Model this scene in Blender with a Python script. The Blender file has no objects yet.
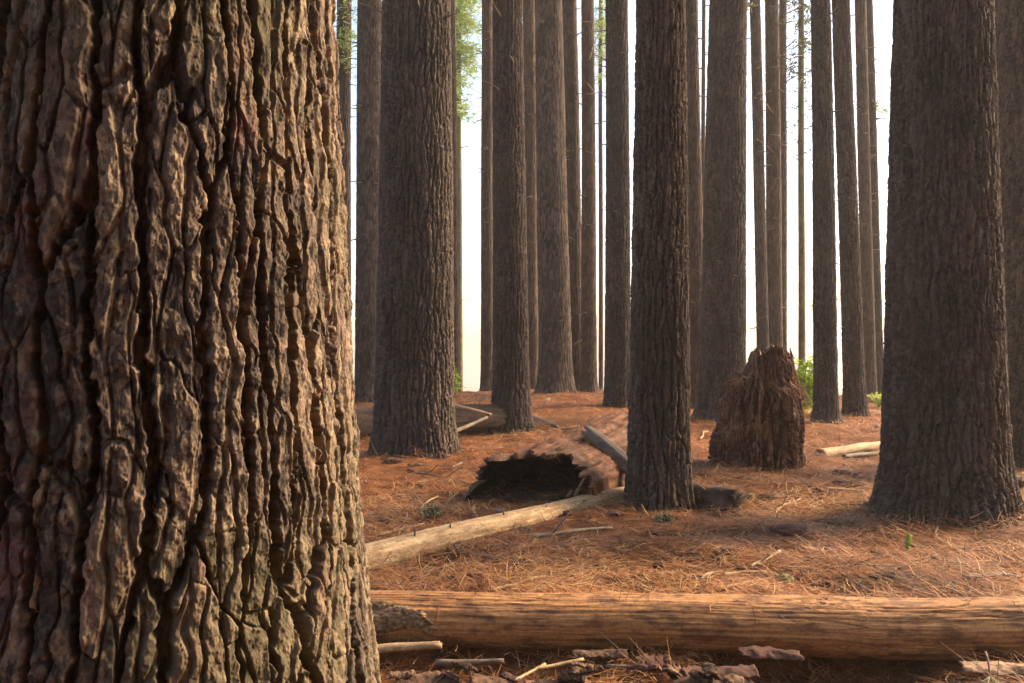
import bpy, math, random
import numpy as np
from mathutils import Vector

SC = bpy.context.scene
COL = SC.collection
R = math.radians
rng = np.random.default_rng(7)
random.seed(7)

# ------------------------------------------------------------------ camera numbers
F = 853.33          # focal length in pixels at 1024 wide (30 mm on 36 mm)
CX, CY, H = 512.0, 341.5, 1.4

# ------------------------------------------------------------------ noise in numpy
def _h(ix, iy, iz, seed):
    n = (ix.astype(np.int64) * 374761393 + iy.astype(np.int64) * 668265263 + iz.astype(np.int64) * 2147483647 + seed * 974634777) & 0xFFFFFFFF
    n = ((n ^ (n >> 13)) * 1274126177) & 0xFFFFFFFF
    n = ((n ^ (n >> 16)) * 2246822519) & 0xFFFFFFFF
    n = n ^ (n >> 15)
    return (n & 0xFFFFFF).astype(np.float32) / np.float32(0xFFFFFF)

def vnoise(x, y, z, seed=0):
    x0 = np.floor(x); y0 = np.floor(y); z0 = np.floor(z)
    fx = x - x0; fy = y - y0; fz = z - z0
    fx = fx * fx * (3 - 2 * fx); fy = fy * fy * (3 - 2 * fy); fz = fz * fz * (3 - 2 * fz)
    r = 0
    for dx in (0, 1):
        wx = fx if dx else 1 - fx
        for dy in (0, 1):
            wy = fy if dy else 1 - fy
            for dz in (0, 1):
                wz = fz if dz else 1 - fz
                r = r + wx * wy * wz * _h(x0 + dx, y0 + dy, z0 + dz, seed)
    return r

def fbm(x, y, z, seed=0, octv=3, gain=.5):
    a, s, t, f = 1., 0., 0., 1.
    for o in range(octv):
        s = s + a * vnoise(x * f + o * 17.3, y * f + o * 9.1, z * f + o * 4.7, seed + o)
        t += a; a *= gain; f *= 2.03
    return s / t

def sstep(a, b, x):
    t = np.clip((x - a) / (b - a), 0, 1)
    return t * t * (3 - 2 * t)

def voro(a, b, nu, pw, pl, seed, jit=.44):
    """F1 cell and the distance (in metres) to each of its borders; returns list of generators for the furrows"""
    i = np.floor(a); j = np.floor(b)
    best = np.full(a.shape, 1e9); bx = np.zeros_like(a); by = np.zeros_like(a); bi = np.zeros_like(a); bj = np.zeros_like(a)
    for di in (-1, 0, 1):
        for dj in (-1, 0, 1):
            ci = i + di; cj = j + dj; cm = np.mod(ci, nu)
            px = ci + .5 + (2 * _h(cm, cj, cm * 0, seed) - 1) * jit
            py = cj + .5 + (2 * _h(cm, cj, cm * 0 + 1, seed) - 1) * jit
            d = (a - px) ** 2 + (b - py) ** 2
            m = d < best
            best = np.where(m, d, best); bx = np.where(m, px, bx); by = np.where(m, py, by)
            bi = np.where(m, ci, bi); bj = np.where(m, cj, bj)
    return bx, by, bi, bj

def furrows(a, b, nu, pw, pl, seed, wid, jit=.44, soft=.35):
    bx, by, bi, bj = voro(a, b, nu, pw, pl, seed, jit)
    bm = np.mod(bi, nu)
    idc = _h(bm, bj, bm * 0 + 5, seed)
    f = np.zeros_like(a)
    for di in (-2, -1, 0, 1, 2):
        for dj in (-2, -1, 0, 1, 2):
            if (di == 0 and dj == 0) or abs(di) + abs(dj) > 3: continue
            ci = bi + di; cj = bj + dj; cm = np.mod(ci, nu)
            px = ci + .5 + (2 * _h(cm, cj, cm * 0, seed) - 1) * jit
            py = cj + .5 + (2 * _h(cm, cj, cm * 0 + 1, seed) - 1) * jit
            dx = px - bx; dy = py - by
            L = np.sqrt(dx * dx + dy * dy) + 1e-9
            nx = dx / L; ny = dy / L
            dist = ((bx + px) / 2 - a) * nx + ((by + py) / 2 - b) * ny
            g = np.sqrt((nx / pw) ** 2 + (ny / pl) ** 2)
            real = dist / g
            vert = np.abs(nx / pw) / g
            idn = _h(cm, cj, cm * 0 + 5, seed)
            pair = np.mod((idc + idn) * 37.7, 1.0)
            dep = (.72 + .28 * pair) * (.15 + .85 * vert ** 2)
            f = np.maximum(f, dep * (1 - sstep(wid * .55, wid * .95, real)))
    return f, idc

def bark_field(X, Y, Z, u, v, circ, seed, pw=.075, pl=.36, depth=.03, fine=1.0, wk=.6):
    """displacement in metres and tint (plate random, flake random, moss)"""
    nu = max(6, round(circ / pw))
    pw = circ / nu
    w1 = fbm(X * 5, Y * 5, Z * 2.2, seed + 11, 3) - .5
    w2 = fbm(X * 4 + 9, Y * 4, Z * 2.5, seed + 23, 2) - .5
    w3 = fbm(X * 30, Y * 30, Z * 22, seed + 31, 2) - .5
    w5 = fbm(X * 75, Y * 75, Z * 55, seed + 33, 2) - .5
    a = u / circ * nu + 1.35 * w1 + .17 * w3 + .24 * w5
    b = v / pl + 1.3 * w2 + .10 * w3
    wv = fbm(X * 9, Y * 9, Z * 5, seed + 41, 2)
    wid = pw * (.16 + .22 * wv) * wk
    f, idc = furrows(a, b, nu, pw, pl, seed, wid)
    # shorter, shallower cracks break the ridges into blocks
    w4 = fbm(X * 14 + 5, Y * 14, Z * 11, seed + 37, 2) - .5
    nb = nu * 2
    ab = u / circ * nb + 2.6 * w1 + 1.0 * w4; bb_ = v / (pl * .34) + 1.8 * w2 + .9 * w4
    f2, id2 = furrows(ab, bb_, nb, circ / nb, pl * .34, seed + 301, wid * .6)
    h = -depth * np.maximum(f, (.22 if fine > .98 else .36) * f2)
    h = h + depth * (.24 * (idc - .5) + .16 * (id2 - .5) * (1 - f))
    h = h + depth * .08 * w4 * (1 - f)
    tint = np.zeros(a.shape + (3,), np.float32)
    tint[..., 0] = idc
    if fine > 0:
        T = fbm(X * 30, Y * 30, Z * 19, seed + 51, 4, .6) * 10 + idc * 3
        fl = np.floor(T); fr = T - fl
        st = fl + sstep(0, .12, fr)
        h = h + fine * (st - idc * 3) * .0015
        flr = _h(fl, np.floor(idc * 997), fl * 0, seed + 3)
        nu2 = nu * 5
        pw2 = circ / nu2; pl2 = pw2 * 1.9
        a2 = u / circ * nu2 + 1.2 * w3 + 1.3 * w1
        b2 = v / pl2 + 1.2 * (fbm(X * 25 + 3, Y * 25, Z * 18, seed + 61, 2) - .5)
        bx, by, bi, bj = voro(a2, b2, nu2, pw2, pl2, seed + 71)
        bm = np.mod(bi, nu2)
        lv = _h(bm, bj, bm * 0 + 2, seed + 72)
        tx = _h(bm, bj, bm * 0 + 3, seed + 72) - .5; ty = _h(bm, bj, bm * 0 + 4, seed + 72) - .5
        h = h + fine * ((lv - .5) * .0022 + (tx * (a2 - bx) + ty * (b2 - by)) * .0020) * (1 - .6 * f)
        h = h - fine * .0045 * np.abs(fbm(X * 120, Y * 120, Z * 75, seed + 81, 3, .65) - .5)
        T2 = fbm(X * 70 + 8, Y * 70, Z * 38, seed + 85, 2) * 7
        f2_ = np.floor(T2); h = h + fine * .0016 * (f2_ + sstep(0, .15, T2 - f2_) - 3.5)
        flr2 = _h(f2_, np.floor(idc * 997), fl * 0, seed + 4)
        tint[..., 1] = .30 * flr + .28 * lv + .20 * id2 + .22 * flr2
    else:
        tint[..., 1] = .5 * id2 + .5 * wv
    tint[..., 2] = fbm(X * 3, Y * 3, Z * 1.6, seed + 91, 3)
    return h, tint

# ------------------------------------------------------------------ mesh helpers
def link(o, parent=None):
    COL.objects.link(o)
    if parent is not None:
        o.parent = parent
    return o

def raw_mesh(name, V, faces4=None, faces3=None, tint=None, mat=None, smooth=True):
    V = np.asarray(V, np.float32).reshape(-1, 3)
    me = bpy.data.meshes.new(name)
    n4 = 0 if faces4 is None else len(faces4); n3 = 0 if faces3 is None else len(faces3)
    me.vertices.add(len(V)); me.vertices.foreach_set('co', V.ravel())
    loops = []
    if n4: loops.append(np.asarray(faces4, np.int32).ravel())
    if n3: loops.append(np.asarray(faces3, np.int32).ravel())
    loops = np.concatenate(loops)
    me.loops.add(len(loops)); me.loops.foreach_set('vertex_index', loops)
    me.polygons.add(n4 + n3)
    tot = np.concatenate([np.full(n4, 4, np.int32), np.full(n3, 3, np.int32)])
    st = np.concatenate([[0], np.cumsum(tot)[:-1]]).astype(np.int32)
    me.polygons.foreach_set('loop_start', st)
    me.polygons.foreach_set('loop_total', tot)
    me.update(calc_edges=True)
    me.polygons.foreach_set('use_smooth', np.full(n4 + n3, smooth, bool))
    if tint is not None:
        tint = np.asarray(tint, np.float32).reshape(-1, 3)
        at = me.attributes.new('tint', 'FLOAT_COLOR', 'POINT')
        at.data.foreach_set('color', np.concatenate([tint, np.ones((len(tint), 1), np.float32)], 1).ravel())
    if mat: me.materials.append(mat)
    me.validate()
    return me

def grid_faces(nr, nc, wrap):
    r = np.arange(nr - 1)[:, None]; c = np.arange(nc if wrap else nc - 1)[None, :]
    c2 = (c + 1) % nc
    return np.stack([r * nc + c, r * nc + c2, (r + 1) * nc + c2, (r + 1) * nc + c], -1).reshape(-1, 4)

def grid_mesh(name, P, wrap=True, cap0=False, cap1=False, tint=None, mat=None, smooth=True):
    nr, nc = P.shape[:2]
    V = P.reshape(-1, 3); f4 = grid_faces(nr, nc, wrap); f3 = []
    T = None if tint is None else tint.reshape(-1, 3)
    c = np.arange(nc); c2 = (c + 1) % nc
    if cap0:
        V = np.vstack([V, P[0].mean(0)[None]]); k = len(V) - 1
        if T is not None: T = np.vstack([T, tint[0].mean(0)[None]])
        f3.append(np.stack([np.full(nc, k), c2, c], 1))
    if cap1:
        V = np.vstack([V, P[-1].mean(0)[None]]); k = len(V) - 1
        if T is not None: T = np.vstack([T, tint[-1].mean(0)[None]])
        o = (nr - 1) * nc
        f3.append(np.stack([np.full(nc, k), o + c, o + c2], 1))
    return raw_mesh(name, V, f4, np.vstack(f3) if f3 else None, T, mat, smooth)

def obj(name, me, parent=None):
    return link(bpy.data.objects.new(name, me), parent)

def tag(o, label=None, cat=None, group=None, kind=None):
    if label: o['label'] = label
    if cat: o['category'] = cat
    if group: o['group'] = group
    if kind: o['kind'] = kind
    return o

def empty(name, loc):
    o = bpy.data.objects.new(name, None); o.location = loc; o.empty_display_size = .2
    return link(o)

def tube_pts(path, rad, n=8, seed=0, rough=0., flat=1.0):
    """ring grid round a polyline (np arrays)"""
    path = np.asarray(path, float); m = len(path)
    rad = np.broadcast_to(np.asarray(rad, float), (m,))
    t = np.gradient(path, axis=0); t /= np.linalg.norm(t, axis=1)[:, None] + 1e-9
    up = np.array([0, 0, 1.]) if abs(t[:, 2]).mean() < .8 else np.array([0, 1., 0])
    s = np.cross(t, up); s /= np.linalg.norm(s, axis=1)[:, None] + 1e-9
    w = np.cross(s, t)
    th = np.linspace(0, 2 * math.pi, n, endpoint=False)
    P = path[:, None] + rad[:, None, None] * (np.cos(th)[None, :, None] * s[:, None] + np.sin(th)[None, :, None] * w[:, None] * flat)
    if rough:
        nn = fbm(P[..., 0] * 18, P[..., 1] * 18, P[..., 2] * 18, seed, 2) - .5
        C = path[:, None]
        P = C + (P - C) * (1 + rough * 2 * nn)[..., None]
    return P

class Bag:
    """collects several pieces of ONE part into one mesh"""
    def __init__(s): s.V = []; s.f4 = []; s.f3 = []; s.T = []; s.n = 0
    def add(s, V, f4=None, f3=None, T=(.5, .5, .5)):
        V = np.asarray(V, float).reshape(-1, 3)
        s.V.append(V)
        if f4 is not None and len(f4): s.f4.append(np.asarray(f4) + s.n)
        if f3 is not None and len(f3): s.f3.append(np.asarray(f3) + s.n)
        s.T.append(np.broadcast_to(np.asarray(T, float), (len(V), 3)))
        s.n += len(V)
    def grid(s, P, wrap=True, T=(.5, .5, .5), caps=True):
        nr, nc = P.shape[:2]; V = P.reshape(-1, 3); f3 = []
        if caps and wrap:
            V = np.vstack([V, P[0].mean(0)[None], P[-1].mean(0)[None]])
            c = np.arange(nc); c2 = (c + 1) % nc; o = (nr - 1) * nc
            f3 = np.vstack([np.stack([np.full(nc, nr * nc), c2, c], 1), np.stack([np.full(nc, nr * nc + 1), o + c, o + c2], 1)])
        s.add(V, grid_faces(nr, nc, wrap), f3, T)
    def mesh(s, name, mat, smooth=True):
        return raw_mesh(name, np.vstack(s.V), np.vstack(s.f4) if s.f4 else None, np.vstack(s.f3) if s.f3 else None, np.vstack(s.T), mat, smooth)

# ------------------------------------------------------------------ materials
def new_mat(name, rough=.9, spec=.2):
    m = bpy.data.materials.new(name); m.use_nodes = True
    nt = m.node_tree; b = nt.nodes['Principled BSDF']
    b.inputs['Roughness'].default_value = rough
    b.inputs['Specular IOR Level'].default_value = spec
    return m, nt, b

def N(nt, typ, **kw):
    n = nt.nodes.new(typ)
    for k, v in kw.items():
        if k.startswith('i_'): n.inputs[k[2:].replace('_', ' ')].default_value = v
        else: setattr(n, k, v)
    return n

def ramp(nt, src, stops, interp='LINEAR'):
    r = nt.nodes.new('ShaderNodeValToRGB'); r.color_ramp.interpolation = interp
    e = r.color_ramp.elements
    while len(e) > len(stops): e.remove(e[-1])
    while len(e) < len(stops): e.new(.5)
    for k, (p, c) in enumerate(stops):
        e[k].position = p; e[k].color = (*c, 1) if len(c) == 3 else c
    nt.links.new(src, r.inputs['Fac'])
    return r.outputs['Color']

def mix(nt, fac, a, b, mode='MIX'):
    m = nt.nodes.new('ShaderNodeMix'); m.data_type = 'RGBA'; m.blend_type = mode
    for sock, v in ((m.inputs[0], fac), (m.inputs[6], a), (m.inputs[7], b)):
        if isinstance(v, (int, float)): sock.default_value = v
        elif isinstance(v, tuple): sock.default_value = (*v, 1)
        else: nt.links.new(v, sock)
    return m.outputs[2]

def coord(nt, scale=(1, 1, 1)):
    tc = nt.nodes.new('ShaderNodeTexCoord'); mp = nt.nodes.new('ShaderNodeMapping')
    mp.inputs['Scale'].default_value = scale
    nt.links.new(tc.outputs['Object'], mp.inputs['Vector'])
    return mp.outputs['Vector']

def noise(nt, vec, scale, detail=4, rough=.55):
    n = nt.nodes.new('ShaderNodeTexNoise')
    n.inputs['Scale'].default_value = scale; n.inputs['Detail'].default_value = detail; n.inputs['Roughness'].default_value = rough
    nt.links.new(vec, n.inputs['Vector'])
    return n.outputs['Fac']

def bump(nt, bsdf, h, strength, dist):
    b = nt.nodes.new('ShaderNodeBump'); b.inputs['Strength'].default_value = strength; b.inputs['Distance'].default_value = dist
    nt.links.new(h, b.inputs['Height']); nt.links.new(b.outputs['Normal'], bsdf.inputs['Normal'])

def tint_sep(nt):
    a = nt.nodes.new('ShaderNodeAttribute'); a.attribute_name = 'tint'
    s = nt.nodes.new('ShaderNodeSeparateColor'); nt.links.new(a.outputs['Color'], s.inputs['Color'])
    return s.outputs

def bark_mat(name, dark, mid, light, pink, moss, moss_amt=.35, bscale=160, bdist=.004, grit=.35, flake=0.):
    m, nt, b = new_mat(name, .92, .15)
    s = tint_sep(nt)
    v = coord(nt)
    base = ramp(nt, s[1], [(.28, dark), (.5, mid), (.72, light)])
    pk = ramp(nt, s[0], [(.70, (0, 0, 0)), (.86, (1, 1, 1))])
    n1 = noise(nt, v, 14, 3)
    pkm = N(nt, 'ShaderNodeMath', operation='MULTIPLY'); nt.links.new(pk, pkm.inputs[0])
    pr = ramp(nt, n1, [(.45, (0, 0, 0)), (.62, (.75,) * 3)]); nt.links.new(pr, pkm.inputs[1])
    c = mix(nt, pkm.outputs[0], base, pink)
    mo = ramp(nt, s[2], [(.5, (0, 0, 0)), (.68, (moss_amt,) * 3)])
    c = mix(nt, mo, c, moss)
    oi = nt.nodes.new('ShaderNodeObjectInfo')
    c = mix(nt, .8, c, ramp(nt, oi.outputs['Random'], [(0, (.74, .72, .72)), (.5, (.95, .90, .86)), (1, (1.15, 1.02, .92))]), 'MULTIPLY')
    nl = noise(nt, coord(nt, (1, 1, .5)), 1.7, 4, .6)
    c = mix(nt, .7, c, ramp(nt, nl, [(.35, (.62, .6, .6)), (.65, (1.25, 1.22, 1.18))]), 'MULTIPLY')
    n2 = noise(nt, coord(nt, (1, 1, .45)), 60, 4, .65)
    c = mix(nt, grit, c, ramp(nt, n2, [(.28, (.35, .34, .34)), (.72, (1.55, 1.5, 1.42))]), 'MULTIPLY')
    nt.links.new(c, b.inputs['Base Color'])
    hgt = noise(nt, coord(nt, (1, 1, .5)), bscale, 5, .7)
    if flake:
        nd = nt.nodes.new('ShaderNodeTexNoise'); nd.inputs['Scale'].default_value = 38; nd.inputs['Detail'].default_value = 3
        nt.links.new(v, nd.inputs['Vector'])
        add = nt.nodes.new('ShaderNodeVectorMath'); add.operation = 'MULTIPLY_ADD'
        nt.links.new(nd.outputs['Color'], add.inputs[0]); add.inputs[1].default_value = (.03, .03, .03); nt.links.new(coord(nt, (1, 1, .55)), add.inputs[2])
        tot = hgt
        for sc_, w_ in ((62, 1.0), (135, .6)):
            vo = nt.nodes.new('ShaderNodeTexVoronoi'); vo.inputs['Scale'].default_value = sc_
            nt.links.new(add.outputs[0], vo.inputs['Vector'])
            ma = nt.nodes.new('ShaderNodeMath'); ma.operation = 'MULTIPLY_ADD'
            sp = nt.nodes.new('ShaderNodeSeparateColor'); nt.links.new(vo.outputs['Color'], sp.inputs['Color'])
            nt.links.new(sp.outputs[0], ma.inputs[0]); ma.inputs[1].default_value = w_; nt.links.new(tot, ma.inputs[2])
            tot = ma.outputs[0]
            cc = mix(nt, .35 * w_, c, ramp(nt, sp.outputs[1], [(0, (.5, .48, .47)), (1, (1.4, 1.36, 1.3))]), 'MULTIPLY'); c = cc
        nt.links.new(c, b.inputs['Base Color'])
        hgt = tot
    bump(nt, b, hgt, .8, bdist)
    return m

BARK_NEAR = bark_mat('near bark', (.045, .037, .034), (.105, .083, .067), (.225, .175, .128), (.165, .096, .088), (.125, .115, .06), .45, 150, .0045, .3, 1.)
BARK_MID = bark_mat('trunk bark', (.036, .028, .025), (.070, .053, .045), (.130, .100, .080), (.10, .068, .057), (.08, .069, .046), .3, 55, .003, .15)
BARK_FAR = bark_mat('slim trunk bark', (.050, .036, .030), (.078, .055, .043), (.115, .081, .061), (.10, .062, .048), (.075, .063, .042), .3, 36, .004, .15)
BARK_MOSS = bark_mat('mossy bark', (.11, .09, .06), (.15, .13, .075), (.2, .175, .1), (.14, .13, .09), (.12, .16, .05), .9, 40, .006)

BARK_DARK = bark_mat('dark log bark', (.03, .022, .018), (.06, .043, .034), (.11, .08, .06), (.08, .05, .04), (.16, .14, .07), .5, 55, .006, .3)

def wood_mat(name, stops, stain, stain_amt, grain=(2, 60, 60), bdist=.004, rough=.75, axis='X', nscale=1.0):
    m, nt, b = new_mat(name, rough, .25)
    g = {'X': (1.6, 16, 16), 'Y': (16, 1.6, 16), 'Z': (16, 16, 1.2)}[axis]
    v = coord(nt, g); v0 = coord(nt)
    n1 = noise(nt, v, 1.6 * nscale, 6, .65)
    c = ramp(nt, n1, stops)
    g2 = {'X': (3.2, 9, 9), 'Y': (8, 1.7, 8), 'Z': (8, 8, 1.2)}[axis]
    n2 = noise(nt, coord(nt, g2), 1.7, 5, .62)
    c = mix(nt, ramp(nt, n2, [(.49, (0, 0, 0)), (.60, (stain_amt,) * 3)]), c, stain)
    n3 = noise(nt, coord(nt, tuple(q * 4 for q in g)), 2.2, 5, .7)
    c = mix(nt, .35, c, ramp(nt, n3, [(.34, (.4, .36, .33)), (.60, (1.2, 1.2, 1.2))]), 'MULTIPLY')
    n4 = noise(nt, v0, 55, 5, .75)
    c = mix(nt, .5, c, ramp(nt, n4, [(.36, (.35, .32, .3)), (.55, (1.1, 1.1, 1.1))]), 'MULTIPLY')
    nt.links.new(c, b.inputs['Base Color'])
    bump(nt, b, n3, .8, bdist)
    return m

LOG_BARK = bark_mat('fallen log bark', (.11, .068, .038), (.22, .14, .075), (.36, .235, .125), (.20, .12, .075), (.17, .145, .06), .5, 90, .003, .3)
WOOD_LOG = wood_mat('debarked log wood', [(.30, (.28, .128, .048)), (.5, (.36, .172, .064)), (.72, (.45, .235, .095))], (.10, .045, .024), .75, nscale=1.3)
WOOD_PALE = wood_mat('pale dry wood', [(.36, (.27, .16, .075)), (.5, (.42, .275, .14)), (.66, (.54, .39, .22))], (.20, .11, .055), .6)
WOOD_GREY = wood_mat('weathered wood', [(.3, (.12, .085, .06)), (.55, (.20, .145, .10)), (.75, (.29, .21, .145))], (.07, .05, .04), .6)
WOOD_ROT = wood_mat('rotten fibrous wood', [(.34, (.045, .020, .013)), (.5, (.14, .060, .032)), (.66, (.30, .155, .075))], (.045, .021, .015), .6, axis='Z', nscale=1.8)
WOOD_HOLLOW = wood_mat('shade-black hollow wood', [(.3, (.006, .005, .005)), (.6, (.012, .009, .008)), (.8, (.03, .02, .016))], (.006, .005, .005), .6)  # near-black colour puts the darkness of the hollow into the wood

def simple_mat(name, stops, rough=.8, scale=8, spec=.2, transl=0.0, tcol=None):
    m, nt, b = new_mat(name, rough, spec)
    s = tint_sep(nt)
    c = ramp(nt, s[0], stops)
    nt.links.new(c, b.inputs['Base Color'])
    if transl:
        t = nt.nodes.new('ShaderNodeBsdfTranslucent'); nt.links.new(c, t.inputs['Color'])
        ms = nt.nodes.new('ShaderNodeMixShader'); ms.inputs[0].default_value = transl
        nt.links.new(b.outputs[0], ms.inputs[1]); nt.links.new(t.outputs[0], ms.inputs[2])
        nt.links.new(ms.outputs[0], nt.nodes['Material Output'].inputs['Surface'])
    return m

NEEDLE = simple_mat('fallen pine needles', [(0, (.03, .013, .008)), (.3, (.115, .040, .014)), (.6, (.285, .102, .028)), (.85, (.42, .19, .058)), (1, (.52, .34, .16))], .65, spec=.3)
LEAF = simple_mat('fresh green leaves', [(0, (.12, .20, .025)), (.5, (.28, .40, .04)), (1, (.52, .58, .08))], .5, transl=.5)
PINE_GREEN = simple_mat('green pine foliage', [(0, (.12, .17, .05)), (.5, (.20, .27, .07)), (1, (.32, .38, .13))], .6, transl=.5)
MOSS_M = simple_mat('moss', [(0, (.08, .085, .04)), (.5, (.15, .15, .07)), (1, (.25, .25, .13))], .95)
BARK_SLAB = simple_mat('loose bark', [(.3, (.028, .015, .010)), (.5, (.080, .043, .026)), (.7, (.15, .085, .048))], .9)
nt = BARK_SLAB.node_tree; bump(nt, nt.nodes['Principled BSDF'], noise(nt, coord(nt), 40, 5, .7), .9, .008)

def ground_mat():
    m, nt, b = new_mat('needle covered soil', .95, .1)
    v = coord(nt)
    n1 = noise(nt, v, .55, 4); n2 = noise(nt, v, 5, 5, .65); n3 = noise(nt, v, 45, 5, .75)
    c = ramp(nt, n2, [(.30, (.045, .017, .008)), (.48, (.155, .053, .017)), (.66, (.29, .108, .030))])
    c = mix(nt, ramp(nt, n1, [(.42, (0, 0, 0)), (.65, (.6,) * 3)]), c, (.20, .088, .042))
    c = mix(nt, .35, c, ramp(nt, n3, [(.25, (.35, .33, .32)), (.7, (1.35, 1.3, 1.25))]), 'MULTIPLY')
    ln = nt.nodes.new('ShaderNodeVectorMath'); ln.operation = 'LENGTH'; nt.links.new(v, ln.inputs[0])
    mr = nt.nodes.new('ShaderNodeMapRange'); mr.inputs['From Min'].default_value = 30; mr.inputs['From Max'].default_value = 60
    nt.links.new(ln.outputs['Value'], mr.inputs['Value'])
    c = mix(nt, mr.outputs[0], c, (.68, .64, .54))  # distant ground painted pale, standing in for mist over the valley
    nt.links.new(c, b.inputs['Base Color'])
    bump(nt, b, n3, 1.0, .03)
    return m
GROUND = ground_mat()

# ------------------------------------------------------------------ terrain
BACK = [(.5, -5.5), (4, -6.5), (7, -3), (0, -11), (6, -11), (11, -8)]  # unseen trees added to darken the trunk faces towards the viewer
MOUNDS = []          # (x, y, height, radius) filled from the trees
def g_smooth(x, y):
    x = np.asarray(x, float); y = np.asarray(y, float)
    r = np.hypot(x, y)
    z = 0 * x
    z = z + .10 * (fbm(x * .45, y * .45, x * 0, 301, 2) - .5) * sstep(4.5, 8, r)
    # dip in front of the near log
    z = z - .21 * (1 - sstep(4.12, 4.5, y)) * sstep(-2.6, -1.9, x + .0 * y)
    z = z - .16 * np.exp(-((x - 1.55) / .62) ** 4) * sstep(3.6, 3.85, y) * (1 - sstep(4.2, 4.42, y))
    # rise on the left behind the broad trunk and drop beyond the crest
    z = z + .20 * np.exp(-((x - .9) / 2.0) ** 2 - ((y - 18.0) / 3.5) ** 2) + .10 * np.exp(-((x - .9) / 1.2) ** 2 - ((y - 10.6) / 1.0) ** 2) + .09 * np.exp(-((x - 1.9) / .8) ** 2 - ((y - 8.6) / .8) ** 2)
    e = np.maximum(r - 23.5, 0)
    z = z - 24 * (1 - np.exp(-(e ** 1.35) / 200.0))
    for (mx, my, mh, mr) in MOUNDS:
        z = z + mh * np.exp(-((x - mx) ** 2 + (y - my) ** 2) / (mr * mr))
    return z

def g(x, y):
    x = np.asarray(x, float); y = np.asarray(y, float)
    r = np.hypot(x, y)
    k = 1 - sstep(20, 40, r)
    return g_smooth(x, y) + k * (.15 * (fbm(x * 1.6, y * 1.9, x * 0, 311, 3) - .5) + .05 * (fbm(x * 6, y * 6, x * 0, 321, 2) - .5))

def at(px, py, lift=0.):
    """point of the terrain that shows at a pixel"""
    z = 0.
    k = (py - CY) / F
    for _ in range(12):
        d = (H - z) / k
        x = (px - CX) / F * d
        z = .5 * z + .5 * float(g(x, d))
    return np.array([x, d, z + lift])

def atd(px, py, d):
    return np.array([(px - CX) / F * d, d, H - (py - CY) / F * d])

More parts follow.
